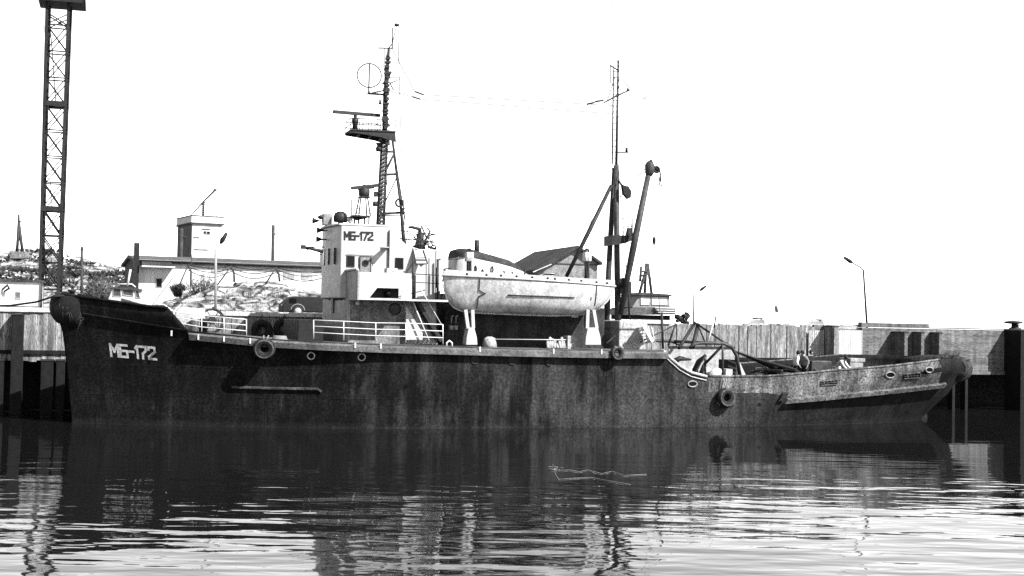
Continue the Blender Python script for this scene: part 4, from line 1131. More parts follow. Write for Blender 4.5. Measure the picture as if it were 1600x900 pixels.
W((957, 262, 0), (918, 360, 0), r=.004)
wi.build('rigging', drope_m, tug)
fb_ = MB().lathe([(.02, -.22), (.09, -.1), (.09, .1), (.03, .2)], at(1022, 376, -1.4), 'Z', 8); fb_.build('rigging_block', dark_m, tug)

# aft end of the raised deck: covered winch box, deck ladder, screens
c0_ = at(967, 538, -2.6); c1_ = at(1010, 503, -2.6)
cb_ = MB(); cb_.box((c0_.x, -2.6, DKZ(990)), (c1_.x, 1.6, c1_.z)); cb_.box((c0_.x - .03, -2.68, c1_.z - .38), (c1_.x + .05, 1.65, c1_.z + .05))
cb_.build('covered_deck_box', tarp_m, tug, bevel=.08)
ld2 = ladder(at(1005, 508, -3.4), at(1020, 534, -3.4), (0, .8, 0), 6, .02, 'deck_ladder', rail_m)
lx = MB(); 
for k in range(4): lx.path([at(1003 + k * 5, 509 + k * .5, -3.3), at(1006 + k * 6.0, 538, -3.3)], .022, 5)
lx.build('ladder_rails', rail_m, ld2)
mb = MB(); mb.path([at(947, 537, -3.4), at(961, 525, -3.0)], .04, 6); mb.box(at(957, 541, -1.2), at(972, 528, -.3)); mb.build('mast_step', steel_m, tug)
# towing frames over the aft deck
tf = MB()
T = lambda a, b, r, da=-3.0, db_=-3.0: tf.path([at(a[0], a[1], da), at(b[0], b[1], db_)], r, 8)
T((1036, 545), (1034, 488), .06, -2.6, -2.6); T((1000, 535), (1056, 507), .03, -3.0, -2.6)
T((1061, 544), (1084, 507), .08, -2.4, -1.0); T((1082, 543), (1091, 507), .11, -2.0, -1.0); T((1091, 508), (1104, 541), .04, -1.0, -1.0); T((1044, 540), (1056, 505), .05, -1.0, -1.0)
T((1084, 503), (1136, 538), .05, -1.0, -2.8)
tfo = tf.build('towing_frame', steel_m, tug)
ta = MB(); 
for d in (-2.9, 2.9):
    ta.path([at(1078, 544, d), at(1084, 538, d), at(1096, 536, d), at(1130, 536.5, d), at(1143, 542, d), at(1151, 556, d), at(1157, 590, d)] if d < 0 else
            [Vector((p.x, 2.9, p.z)) for p in (at(1078, 544, -2.9), at(1084, 538, -2.9), at(1096, 536, -2.9), at(1130, 536.5, -2.9), at(1143, 542, -2.9), at(1151, 556, -2.9), at(1157, 590, -2.9))], .085, 10)
p_ = at(1136, 537, -2.9); ta.tube((p_.x, -2.9, p_.z), (p_.x, 2.9, p_.z), .08, n=10)
ta.build('towing_arch', mast_m, tug)
tb = MB(); tb.path([at(1129, 537, -2.9), at(1129.5, 592, -2.9)], .055, 8); tb.path([at(1128, 541, -2.8), at(1101, 569, -2.0)], .07, 8); tb.path([at(1102, 560, -2.0), at(1102, 592, -2.0)], .06, 8); tb.build('arch_struts', mast_m, tug)
wp_ = MB(); wp_.path([at(1104, 541, -2.0), at(1116, 500, -2.0)], .04, 6); wpo_ = wp_.build('signal_pole', rail_m, tug)
MB().path([at(1115.5, 512, -1.95), at(1117, 505, -1.95), at(1119, 492, -2.0)], .035, 6).build('pole_tip', dark_m, wpo_)
# pale screen plate on the far side seen through the gap
scn = MB(); a1, a2 = at(1045, 543, 2.6), at(1148, 544, 2.6); scn.box((a1.x, 2.6, 1.75), (a2.x, 2.66, a1.z)); scn.build('towing_screen', mat('screen_paint', 0.34, 0.3, 1.6, 0.8, streak=0.3, speck=0.35), tug)
MB().box((a1.x, 2.53, a1.z), (a2.x, 2.7, a1.z + .08)).build('screen_rail', steel_m, tug)
# towing hook
th_ = MB(); th_.path([at(1088, 592, -1.2), at(1086, 578, -1.2), at(1092, 565, -1.2), at(1103, 555, -1.2)], [.14, .15, .14, .07], 10); th_.path([at(1094, 590, -1.2), at(1099, 572, -1.2), at(1104, 562, -1.2)], [.12, .09, .05], 8)
th_.path([at(1052, 566, -1.5), at(1062, 560, -1.5), at(1080, 562, -1.5)], [.16, .13, .04], 8); th_.build('towing_hook', steel_m, tug)
tw = MB(); c = at(1120, 585, -1.4); tw.lathe([(.4, -.6), (.4, -.5), (.2, -.48), (.2, .48), (.4, .5), (.4, .6)], (c.x, -.8, 2.2), 'Y', 18); tw.box((c.x - .6, -1.5, 1.7), (c.x + .5, .3, 1.95)); tw.box((at(1133, 580, -1.5).x, -1.6, 1.7), (at(1143, 580, -1.5).x, -.8, 2.55)); tw.build('towing_winch', lgrey_m, tug)
bp_ = MB(); bp_.prism([(at(1150, 590, -2.8).x, 1.7), (at(1174, 590, -2.8).x, 1.7), (at(1155, 566, -2.8).x, at(1155, 566, -2.8).z), (at(1150, 566, -2.8).x, at(1150, 566, -2.8).z)], -2.86, -2.8); bp_.build('arch_bracket', white_m, tug)
dk_ = MB().box((at(1134, 570, -.6).x, -.8, 1.75), (at(1148, 570, -.6).x, .2, at(1140, 562, -.6).z)); dk_.build('skylight', dark_m, tug, bevel=.03)
rp2 = MB()
for k in range(14):
    y = -1.6 + k * .17
    rp2.path([at(1148 + k, 549 + k * .4, y), at(1185 + 2 * k, 562 + k * 1.2, y), at(1240 + 1.5 * k, 576 + k * .8, y + random.uniform(-.6, .6))], random.uniform(.025, .06), 6)
rp2.build('tow_lines', drope_m, tug)
for i, (px, w_, h_, dd) in enumerate(((1180, .8, .6, -1.0), (1208, .9, .8, -1.0), (1225, .6, .7, -2.0), (1222, .5, .9, .2))):
    c = at(px, 585, dd); mb = MB(); 
    mb.lathe([(.3 * w_, 0), (.55 * w_, .05), (.55 * w_, .1), (.3 * w_, .14), (.3 * w_, h_ * .8), (.55 * w_, h_ * .85), (.55 * w_, h_)], (c.x, dd, az(.75)), 'Z', 14)
    mb.build('capstan', steel_m, tug)
for px, dd, n_ in ((1190, .8, 14), (1228, 1.4, 10), (1285, -.6, 16), (1345, -.4, 12)):
    c = at(px, 580, dd); hp = MB(); pts_ = []
    for k in range(n_ * 6):
        a_ = k * .9; pts_.append((c.x + (.35 + .12 * math.sin(k * .37)) * math.cos(a_) * 1.3, dd + .4 * math.sin(a_), az(.8) + .05 + .7 * k / (n_ * 6) * (1 + .2 * math.sin(k * 1.7))))
    hp.path(pts_, .05, 6); hp.build('rope_heap', mat('tarry_rope', .06, .7, 12, .9, speck=.5), tug)
bx = MB(); a = at(1268, 582, .3); b = at(1300, 564, .3); bx.box((a.x, .3, 1.72), (b.x, 1.6, b.z)); bx.build('hatch_coaming', mast_m, tug, bevel=.05)
bx = MB(); a = at(1328, 575, 1.2); b = at(1349, 560, 1.2); bx.box((a.x, 1.2, 1.9), (b.x, 2.2, b.z - .2)); bx.box((a.x, 1.16, b.z - .198), (b.x + .1, 2.24, b.z)); bx.build('stern_locker', grey_m, tug, bevel=.03)
#@@LIFE
# ================================================================== things on and beside the tug
# lifeboat in the davits
BC, BH = -3.55, 1.3
lt = [(691, 430), (720, 432), (760, 434.5), (800, 437), (850, 440.5), (900, 443.5), (940, 446), (961, 447)]
lk = [(697, 446), (703, 472), (722, 486), (770, 489), (830, 491), (880, 493), (915, 486), (952, 462)]
NS = 36
def curve(pl, t):
    xs = [i / (len(pl) - 1) for i in range(len(pl))]
    return interp(xs, [p[0] for p in pl], t), interp(xs, [p[1] for p in pl], t)
zk_ = [(0, 432), (.012, 450), (.03, 466), (.06, 478), (.11, 485), (.2, 487.5), (.4, 490), (.62, 492), (.78, 491), (.86, 487), (.92, 478), (.96, 467), (.985, 457), (1, 448)]
rgs = []; edge = []; side = {}
for i in range(NS + 1):
    t = 0.5 - 0.5 * math.cos(PI * i / NS)
    x0_ = at(691, 430, BC).x; x1_ = at(961, 447, BC).x; x = x0_ + (x1_ - x0_) * t
    px = 691 + 270 * t
    zt2 = at(px, 430 + 17 * t, BC - BH * .8).z; zk = at(px, interp([a for a, b in zk_], [b for a, b in zk_], t), BC - .3).z
    b = BH * (max(0.0, 1 - abs(2 * t - 1.0) ** 2.0)) ** 0.85 + .012
    rg = []
    for k in range(11):
        a = (PI / 2) * k / 10
        yy = b * (math.cos(a) ** 0.62 if k < 10 else 0); zz = zt2 - (zt2 - zk) * (math.sin(a) ** 1.35)
        rg.append(Vector((x, BC - yy, zz)))
    rgs.append(rg); edge.append((Vector((x, BC - b, zt2)), Vector((x, BC + b, zt2))))
bt = thing('lifeboat', 'white wooden double-ended lifeboat hanging in davits above the tug side', 'lifeboat', (at(825, 470, BC).x, BC, at(825, 492, BC).z))
lbm = MB().loft(rgs); lbm.loft([[Vector((p.x, 2 * BC - p.y, p.z)) for p in r] for r in rgs])
lbo = lbm.build('hull', boat_m, bt)
bm = bmesh.new(); bm.from_mesh(lbo.data); bmesh.ops.remove_doubles(bm, verts=bm.verts, dist=.003); bmesh.ops.recalc_face_normals(bm, faces=bm.faces); bm.to_mesh(lbo.data); bm.free()
sl_ = lbo.modifiers.new('t', 'SOLIDIFY'); sl_.thickness = .04
gw = MB()
for k in (0, 1): gw.path([e[k] + Vector((0, (-.02, .02)[k], .03)) for e in edge], .05, 8)
gw.build('gunwale', mat('gunwale_paint', .5, .3, 3, .7, speck=.3), bt)
cvr = MB(); cvr.loft([[e[0] + Vector((0, .02, .05)), e[0].lerp(e[1], .25) + Vector((0, 0, .22)), e[0].lerp(e[1], .5) + Vector((0, 0, .30)), e[0].lerp(e[1], .75) + Vector((0, 0, .22)), e[1] + Vector((0, -.02, .05))] for e in edge[1:-1]])
cvr.build('canvas_cover', tarp_m, bt)
def boat_side(px, py):
    t = (px - 691) / 270; i = min(NS, max(0, round(math.acos(1 - 2 * t) / PI * NS))); rg = rgs[i]; z = at(px, py, BC - 1.2).z
    for k in range(10):
        if rg[k].z >= z >= rg[k + 1].z:
            f = (rg[k].z - z) / max(1e-6, rg[k].z - rg[k + 1].z); return rg[k].lerp(rg[k + 1], f)
    return rg[0]
gl = MB(); gl.path([boat_side(778 + k * 9, 460.5 + k * .35) + Vector((0, -.02, 0)) for k in range(13)], .03, 6); gl.build('grab_rail', steel_m, bt)
kl = MB(); kl.path([rg[-1] + Vector((0, 0, -.03)) for rg in rgs[1:-3]], .05, 6); kl.build('keel', boat_m, bt)
rd = MB(); a = at(893, 484, BC); b = at(903, 496, BC); rd.box((a.x, BC - .04, b.z), (b.x, BC + .04, a.z)); rd.build('propeller_guard', lgrey_m, bt)
for px0, px1 in ((738, 744), (924, 919)):
    sp = MB(); sp.path([boat_side(px0 + (px1 - px0) * math.sin(k / 10 * PI), 434 + (9 if px0 > 800 else 0) + k * (4.8 if px0 < 800 else 3.4)) + Vector((0, -.025, 0)) for k in range(11)], .022, 5); sp.build('gripe_strap', drope_m, bt)
for k in range(11):
    px = 722 + k * 22; i = min(NS, round(math.acos(1 - 2 * (px - 691) / 270) / PI * NS)); p = edge[i][0]
    MB().lathe([(.05, -.02), (.06, .08), (.03, .12)], (p.x, p.y + .02, p.z + .06), 'Z', 8).build('cleat', steel_m, bt)
ln_ = MB()
for k in range(8):
    p = boat_side(911 + (k % 4) * 2.4, 465 + (k // 4) * 2.5) + Vector((0, -.015, 0)); 
    if k not in (1, 5): ln_.box(p - Vector((.022, .01, .03)), p + Vector((.022, .004, .03)))
ln_.build('boat_number', letterb_m, bt)
sg = MB(); sg.path([at(694, 420, BC), at(696, 429, BC)], .05, 6); sg.path([at(694, 420, BC), at(704, 419, BC)], .035, 6); sg.lathe([(.06, 0), (.08, .18)], at(711, 430, BC), 'Z', 8); sg.build('stem_fitting', steel_m, bt)

def tyre(px, py, rpx, label, ropes, grp='tyre fenders hung on the tug side'):
    c = at_hull(px, py); n = nrm_at(px, py); r = rpx * .0285
    c = c + n * (r * .42 + .04)
    if c.z > 3.0: c = c + n * .14
    o = thing('tyre_fender', label, 'tyre fender', c, group=grp)
    up = Vector((0, 0, 1)); nn = (n + Vector((0.10, 0, 0.12))).normalized()
    MB().torus(c, r * .70, r * .36, nn, 36, 12).build('tyre', rubber_m, o)
    MB().torus(c + nn * (r * .30), r * .82, r * .10, nn, 36, 6).build('tread_edge', mat('dusty_rubber', .075, .5, 8, .9, speck=.5), o)
    rp = MB()
    for (qx, qy) in ropes:
        q = at_hull(qx, qy, .1 if qy > 580 else .35); rp.path([c + Vector((0, -.05, r * .7)), (c + q) / 2 + n * .1 + Vector((0, 0, .1)), q], .028, 6)
    rp.build('rope', rope_m, o)
tyre(415, 540, 15.5, 'tyre fender hanging at the deck edge forward of the wheelhouse', [(412, 524), (420, 524)])
tyre(960, 551, 11.5, 'tyre fender hanging at the deck edge beneath the main mast', [(960, 541)])
tyre(1131, 621, 15.5, 'large tyre fender hanging low on the hull below the towing arch', [(1129, 590), (1134, 590)])

# people on the after deck
def skin_mesh(name, J, E, rad, m_, root, sub=1, parent=None, base=(0, 0, 0)):
    me = bpy.data.meshes.new(name); keys = list(J); ix = {k: i for i, k in enumerate(keys)}
    me.from_pydata([Vector(J[k]) for k in keys], [(ix[a], ix[b]) for a, b in E], [])
    o = bpy.data.objects.new(name, me); COL.objects.link(o)
    md = o.modifiers.new('skin', 'SKIN'); md.use_smooth_shade = True
    for k in keys:
        sv_ = me.skin_vertices[0].data[ix[k]]; r = rad[k]; sv_.radius = r if isinstance(r, tuple) else (r, r); sv_.use_root = (k == root)
    if sub: sm = o.modifiers.new('sub', 'SUBSURF'); sm.levels = sub; sm.render_levels = sub
    dg = bpy.context.evaluated_depsgraph_get(); dg.update()
    m2 = bpy.data.meshes.new_from_object(o.evaluated_get(dg)); m2.materials.clear(); m2.materials.append(m_)
    bpy.data.objects.remove(o); o2 = bpy.data.objects.new(name, m2); COL.objects.link(o2)
    if parent: o2.parent = parent
    return o2
def person(base, label, J, shirt, trousers, turn, group=None, hat=None):
    root = thing('person', label, 'person', base); 
    root.rotation_euler = (0, 0, SHIP.a + turn)
    V_ = {k: Vector(v) for k, v in J.items()}
    E = [('pelvis', 'waist'), ('waist', 'chest'), ('chest', 'neck'), ('neck', 'head'), ('head', 'crown'), ('head', 'nose')]
    rad = {'pelvis': (.15, .11), 'waist': (.135, .10), 'chest': (.16, .115), 'neck': .055, 'head': (.085, .10), 'crown': (.07, .08), 'nose': .02}
    hd = (V_['crown'] - V_['head']).normalized()
    V_['nose'] = V_['head'] + Vector((0, -.115, -.01))
    for s in 'lr':
        sg_ = -1 if s == 'l' else 1
        E += [('chest', 'sh' + s), ('sh' + s, 'el' + s), ('el' + s, 'wr' + s), ('wr' + s, 'pa' + s), ('pelvis', 'hi' + s), ('hi' + s, 'kn' + s), ('kn' + s, 'an' + s), ('an' + s, 'to' + s)]
        rad.update({'sh' + s: .065, 'el' + s: .045, 'wr' + s: .03, 'pa' + s: (.04, .025), 'hi' + s: .095, 'kn' + s: .06, 'an' + s: .045, 'to' + s: .04})
        d = (V_['wr' + s] - V_['el' + s]).normalized(); V_['pa' + s] = V_['wr' + s] + d * .07
        sd_ = d.cross(Vector((0, 1, 0.01))).normalized()
        for k in range(4):
            off = sd_ * (-.033 + .022 * k); L_ = (.05, .062, .058, .045)[k]
            a1 = 'f%s%da' % (s, k); a2 = 'f%s%db' % (s, k)
            V_[a1] = V_['pa' + s] + off + d * .045; V_[a2] = V_[a1] + (d + Vector((0, -.5, -.2))).normalized() * L_
            E += [('pa' + s, a1), (a1, a2)]; rad[a1] = .010; rad[a2] = .008
        V_['th' + s] = V_['wr' + s] + d * .05 + sd_ * .055; E.append(('wr' + s, 'th' + s)); rad['th' + s] = .011
        V_['to' + s] = V_['an' + s] + Vector((0.02 * sg_, -.17, -.035))
    body = skin_mesh('body', V_, E, rad, skin_m, 'pelvis', 1, root)
    sk = ['pelvis', 'waist', 'chest', 'shl', 'shr', 'ell', 'elr', 'wrl', 'wrr']
    SV = {k: V_[k] for k in sk}; SV['wrl'] = V_['ell'].lerp(V_['wrl'], .8); SV['wrr'] = V_['elr'].lerp(V_['wrr'], .8); SV['col'] = V_['chest'].lerp(V_['neck'], .55)
    SR = {'pelvis': (.165, .13), 'waist': (.16, .125), 'chest': (.185, .14), 'shl': .085, 'shr': .085, 'ell': .065, 'elr': .065, 'wrl': .052, 'wrr': .052, 'col': .08}
    skin_mesh('shirt', SV, [('pelvis', 'waist'), ('waist', 'chest'), ('chest', 'col'), ('chest', 'shl'), ('chest', 'shr'), ('shl', 'ell'), ('shr', 'elr'), ('ell', 'wrl'), ('elr', 'wrr')], SR, shirt, 'pelvis', 1, root)
    TV = {k: V_[k] for k in ('pelvis', 'hil', 'hir', 'knl', 'knr')}; TV['pelvis'] = V_['pelvis'] + Vector((0, 0, -.02))
    for s in 'lr': TV['an' + s] = V_['kn' + s].lerp(V_['an' + s], .93)
    skin_mesh('trousers', TV, [('pelvis', 'hil'), ('pelvis', 'hir'), ('hil', 'knl'), ('hir', 'knr'), ('knl', 'anl'), ('knr', 'anr')], {'pelvis': (.175, .135), 'hil': .115, 'hir': .115, 'knl': .08, 'knr': .08, 'anl': .065, 'anr': .065}, trousers, 'pelvis', 1, root)
    hc = V_['head'].lerp(V_['crown'], .7) + Vector((0, .02, 0)); mb = MB(); n = 12
    mb.lathe([(.098, -.09), (.108, -.02), (.10, .04), (.07, .085), (.02, .105)], hc, 'Z', n)
    me = bpy.data.meshes.new('hair'); me.from_pydata(mb.v, [], mb.f); me.polygons.foreach_set('use_smooth', mb.sm); me.materials.append(hat or hair_m)
    ho_ = bpy.data.objects.new('hair', me); COL.objects.link(ho_); ho_.parent = root
    return root
ST = dict(pelvis=(0, 0, .95), waist=(0, 0, 1.12), chest=(0, -.01, 1.34), neck=(0, 0, 1.49), head=(0, -.02, 1.60), crown=(0, 0, 1.70),
          shl=(-.19, 0, 1.41), ell=(-.25, .03, 1.14), wrl=(-.2, -.16, .98), shr=(.19, 0, 1.41), elr=(.25, .03, 1.14), wrr=(.24, -.12, .95),
          hil=(-.1, 0, .88), knl=(-.11, -.03, .48), anl=(-.12, .02, .07), hir=(.1, 0, .88), knr=(.11, -.03, .48), anr=(.12, .02, .07))
zaf = az(.76)
def lean(J, k, x=0):
    return {n: ((p[0] + max(0, p[2] - .95) * x, p[1] - max(0, p[2] - .95) * k, p[2] - max(0, p[2] - .95) * k * k * .4) if p[2] > .95 or n[:2] in ('el', 'wr', 'sh') else p) for n, p in J.items()}
def foot(px, d): p = at(px, 570, d); return (p.x, d, zaf + .02)
person(foot(1242, -.6), 'person in white shirt and dark trousers standing by the stern bulwark, leftmost of three', lean(ST, .25), cloth_w, cloth_d, R(75))
person(foot(1258, .2), 'person in grey shirt and dark trousers facing the white-shirted one on the stern deck', lean(ST, .32), cloth_g, cloth_d, R(-70))
person(foot(1265, .9), 'person in dark jacket half hidden behind two others on the stern deck', lean(ST, .15), cloth_d, cloth_d, R(10))
BD = dict(pelvis=(0, .12, .88), waist=(0, .04, 1.02), chest=(0, -.16, 1.16), neck=(0, -.29, 1.25), head=(0, -.37, 1.33), crown=(0, -.42, 1.43),
          shl=(-.19, -.2, 1.19), ell=(-.24, -.36, .94), wrl=(-.18, -.55, .78), shr=(.19, -.2, 1.19), elr=(.28, -.36, .94), wrr=(.25, -.58, .76),
          hil=(-.1, .12, .83), knl=(-.14, .0, .46), anl=(-.15, .1, .07), hir=(.1, .12, .83), knr=(.15, .0, .46), anr=(.18, .1, .07))
person(foot(1311, .2), 'person in white clothes bending forward near the stern, apart from the others', BD, cloth_w, cloth_w, R(35))

# bow mooring rope, stern rope, floating line
mr = MB(); a = at(100, 462, -.6); b = at(-60, 475, QD + 1.5)
mr.path([a, at(84, 463, -.8)] + [a.lerp(b, t) + Vector((0, 0, -.25 * math.sin(PI * t))) for t in (.25, .5, .75)] + [b], .045, 8)
tag(mr.build('mooring_rope', drope_m, base=a), 'thick dark mooring rope running from the tug bow to the left picture edge', 'rope')
wz = lambda px, py, z=.012: SHIP.z(px, py, z)
fl_ = MB(); fl_.path([wz(865, 733), wz(872, 735), wz(890, 734), (wz(905, 737)), wz(918, 734), wz(940, 740), wz(956, 736), wz(975, 743), wz(1010, 741)], .008, 5)
fl_.path([wz(865, 733), wz(868, 741), wz(873, 749), wz(900, 747), wz(925, 746), wz(945, 750), wz(985, 757)], .008, 5)
for k in range(12):
    p = wz(866 + random.uniform(-4, 8), 730 + random.uniform(-3, 6)); fl_.path([p, p + Vector((random.uniform(-.2, .2), random.uniform(-.3, .3), .02))], .007, 4)
tag(fl_.build('floating_line', rope_m, base=wz(865, 733)), 'thin pale line floating loosely on the water in front of the tug', 'line')

# ================================================================== background
# lattice crane tower
TD = QD + 15
def tower():
    tf_ = Fr(0, 61, YAW)
    l0, l1 = at(62, 445, TD), at(73.5, 0, TD); r0, r1 = at(91.5, 445, TD), at(107.5, 0, TD)
    zb, zt = QZ, l1.z + 2.4
    def X(a, b, z): return a.x + (b.x - a.x) * (z - a.z) / (b.z - a.z)
    o = thing('lattice_crane_tower', 'tall dark lattice crane tower rising past the top of picture behind the bow', 'crane tower', (X(l0, r0, 0) * 0 + l0.x, TD, QZ))
    wd = r0.x - l0.x; D = [TD - .0, TD + wd]
    for a, b in ((l0, l1), (r0, r1)):
        for k, d in enumerate(D):
            dx = .11 * k
            mb = MB(); mb.bar((X(a, b, zb) + dx, d, zb), (X(a, b, zt) + dx, d, zt), .17, .17, (0, 1, 0)); mb.build('leg', crane_m, o)
    ys = [20, 38.5, 79.5, 121, 162, 203, 244, 285, 326.5, 368, 410, 452]
    for i in range(len(ys) - 1):
        za = at(85, ys[i], TD).z; zc = at(85, ys[i + 1], TD).z
        br = MB()
        for k, d in enumerate(D):
            dx = .11 * k; A = lambda z: Vector((X(l0, l1, z) + dx, d, z)); B = lambda z: Vector((X(r0, r1, z) + dx, d, z))
            br.path([A(za), B(zc)], .042, 5); br.path([B(za), A(zc)], .034, 5)
            br.path([A(zc), B(zc)], .045, 5)
        for (a, b) in ((l0, l1), (r0, r1)):
            br.path([(X(a, b, za), D[0], za), (X(a, b, zc) + .16, D[1], zc)], .025, 5); br.path([(X(a, b, zc), D[0], zc), (X(a, b, zc) + .16, D[1], zc)], .035, 5)
        c = (A(za) + B(zc)) / 2; br.box(c - Vector((.07, .02, .07)), c + Vector((.07, .02, .07)))
        br.build('bracing', crane_m, o)
    for py in (162, 326.5):
        z = at(85, py, TD).z; fr2 = MB()
        fr2.box((X(l0, l1, z) - .05, D[0] - .12, z - .14), (X(r0, r1, z) + .05, D[0] - .02, z + .16)); fr2.build('splice_frame', crane_m, o); MB().box((X(l0, l1, z) - .05, D[1] + .02, z - .14), (X(r0, r1, z) + .2, D[1] + .12, z + .16)).build('splice_frame', crane_m, o)
    z0 = at(60, 3, TD).z; a = at(57, 2, TD); b = at(133, 8, TD)
    pm = MB(); pm.prism([(a.x, a.z + .5), (b.x, b.z + .6), (b.x + .05, b.z), (a.x + .15, a.z)], D[0] - .5, D[1] + .6); pm.path([(b.x, D[0] - .5, b.z), (b.x - .3, D[0] - .5, b.z + 1.2)], .04, 5); pm.build('platform', crane_m, o)
    lw = MB(); lw.path([at(76, 30, TD + .3), at(80, 60, TD + .3), at(87, 158, TD + .3)], .03, 5); lw.path([at(68, 8, TD - .3), at(70, 60, TD - .3), at(68, 200, TD - .3)], .012, 4); lw.path([at(68, 330, TD + .3), at(70, 400, TD + .3), at(72, 445, TD + .3)], .04, 5); lw.path([at(79, 285, TD + .3), at(81, 325, TD + .3)], .025, 5); lw.build('hoist_cable', crane_m, o)
tower()

class Bld:
    """a building with its own turn: local frame whose front plane is y = 0"""
    def __init__(self, px, py, d, turn):
        p = at(px, py, d); w = SHIP.w(p); self.f = Fr(w.x, w.y, YAW + turn)
    def at(self, px, py, d=0): return self.f.at(px, py, d)

# white shed at the left edge
def win(bf, parent, px0, px1, py0, py1, name='window', m_=glass_m, fr=True, d=0):
    a = bf.at(px0, py0, d); b = bf.at(px1, py1, d)
    w_ = MB().path([(a.x, d - .03, a.z), (b.x, d - .03, a.z), (b.x, d - .03, b.z), (a.x, d - .03, b.z)], .03, 4, True).build('window', pconc_m, parent)
    MB().box((a.x, d - .025, b.z), (b.x, d + .02, a.z)).build('pane', m_, w_)
    return w_
B1 = Bld(30, 484, QD + 5, 0)
b1 = thing('white_shed', 'low whitewashed shed at the left edge of picture beside the crane tower', 'shed', (0, 0, QZ), fr=B1.f)
a = B1.at(-70, 440); b = B1.at(64, 441)
MB().box((a.x, 0, QZ), (b.x, 3.4, b.z)).build('wall', plaster_m, b1, bevel=.02)
MB().box((a.x, -.14, b.z + .003), (b.x + .12, 3.5, b.z + .10)).build('roof', roofd_m, b1)
MB().box((a.x, -.10, QZ), (b.x + .05, -.002, B1.at(30, 478).z)).build('plinth', conc_m, b1)
win(B1, b1, 24.5, 32, 456.5, 466.5, m_=mat('dusty_pane', .12, .6, 5, .3))
aw = MB(); p = B1.at(4, 452); q_ = B1.at(12, 446); aw.path([(p.x, -.02, p.z), (q_.x, -.35, q_.z), (q_.x + .1, -.35, q_.z - .15), (p.x + .1, -.02, p.z - .1)], .05, 5); aw.build('lamp_bracket', steel_m, b1)
dp = MB(); p = B1.at(69, 440); dp.path([(p.x - .1, -.12, p.z), (p.x - .1, -.12, QZ)], .05, 6); dp.build('drainpipe', roofd_m, b1)

# long white warehouse with gable end darkened for shade
B2 = Bld(215, 440, QD + 36, R(5))
zb2 = QZ
b2 = thing('warehouse', 'long low whitewashed warehouse with dark roof edge and shaded gable end', 'warehouse', (0, 0, zb2), fr=B2.f)
e0, e1 = B2.at(217, 402), B2.at(560, 409); er = B2.at(217, 395)
L0, L1 = e0.x, e1.x
zE = B2.at(300, 408).z; zRr = zE + 0.42; dep = 9.0
mb = MB(); mb.add([(L0, 0, zb2), (L1, 0, zb2), (L1, 0, zE), (L0, 0, zE), (L0, dep, zb2), (L1, dep, zb2), (L1, dep, zE), (L0, dep, zE), (L0, dep / 2, zRr - .1), (L1, dep / 2, zRr - .1)],
       [(0, 1, 2, 3), (5, 4, 7, 6), (1, 5, 6, 9, 2)]); mb.build('wall', plaster_m, b2)
mb = MB(); mb.plan([(L0 - .01, 0.004), (L0 - .01, dep - .004), (L0 - .02, dep - .004), (L0 - .02, 0.004)], zb2, zE); mb.add([(L0 - .02, 0, zE), (L0 - .02, dep, zE), (L0 - .02, dep / 2, zRr)], [(0, 1, 2)]); mb.build('gable_wall', mat('shaded_gable_plaster', .07, .4, 1.5, .9, speck=.5), b2)  # end wall faces away from the sun; its shade is in the colour
mb = MB(); mb.add([(L0 - .3, -.35, zE - .05), (L1, -.35, zE - .05), (L1, dep / 2, zRr + .08), (L0 - .3, dep / 2, zRr + .08), (L1, dep + .35, zE - .05), (L0 - .3, dep + .35, zE - .05)], [(0, 1, 2, 3), (3, 2, 4, 5)])
ro_ = mb.build('roof', mat('warehouse_roofing', .09, .6, .9, .9, speck=.6), b2, fix=False); t_ = ro_.modifiers.new('t', 'SOLIDIFY'); t_.thickness = .22
c0, c1 = B2.at(219, 407), B2.at(266, 417)
MB().prism([(c0.x, c0.z - .1), (c0.x, c1.z), (c1.x + .2, c1.z), (c1.x - .1, c0.z - .1)], -1.1, -.003).build('canopy', roofd_m, b2)
MB().box((c0.x, -1.15, c1.z - .1), (c1.x + .2, -.004, c1.z - .004)).build('canopy_edge', plaster_m, b2)
MB().box((B2.at(208, 400).x, -.7, zb2), (B2.at(216, 400).x, -.3, B2.at(212, 380).z)).build('chimney', dark_m, b2)
win(B2, b2, 244, 253, 435, 449)
for px0, px1, y0, y1 in ((331, 349, 420, 427), (443, 460, 425, 437), (471, 488, 426, 437)):
    win(B2, b2, px0, px1, y0, y1, m_=mat('pale_pane', .32, .5, 3, .3))
gt = MB(); gt.path([(L0, -.42, zE - .12), (L1, -.42, zE - .12)], .06, 6); gt.build('gutter', steel_m, b2)

# square tower building
B3 = Bld(320, 400, QD + 62, R(12))
b3 = thing('tower_building', 'square pale tower block with shaded left side and antenna jib on its flat roof', 'building', (0, 0, QZ), fr=B3.f)
a, b = B3.at(300.5, 350), B3.at(347, 352)
dd = 5.0
MB().box((a.x, 0, QZ), (b.x, dd, a.z)).build('wall', plaster_m, b3)
MB().box((a.x - .04, .003, QZ), (a.x - .004, dd - .003, a.z)).build('side_wall', mat('shaded_side_plaster', .11, .4, 1.5, .9, speck=.5), b3)  # thin sheet puts the left side's shade into the plaster colour
ca_, cb2 = B3.at(299, 349), B3.at(348, 340)
MB().box((a.x - .18, -.2, a.z + .003), (b.x + .18, dd + .2, a.z + .16)).build('cornice', roofd_m, b3)
MB().box((a.x - .10, -.12, a.z + .163), (b.x + .12, dd + .15, cb2.z)).build('parapet', plaster_m, b3)
MB().box((a.x - .15, -.17, cb2.z + .003), (b.x + .15, dd + .17, cb2.z + .09)).build('coping', roofd_m, b3)
for px0, px1, y0, y1 in ((318, 322, 361, 366), (323, 328, 361.5, 366.5), (315, 333, 342, 346)): win(B3, b3, px0, px1, y0, y1)
lg_ = MB(); 
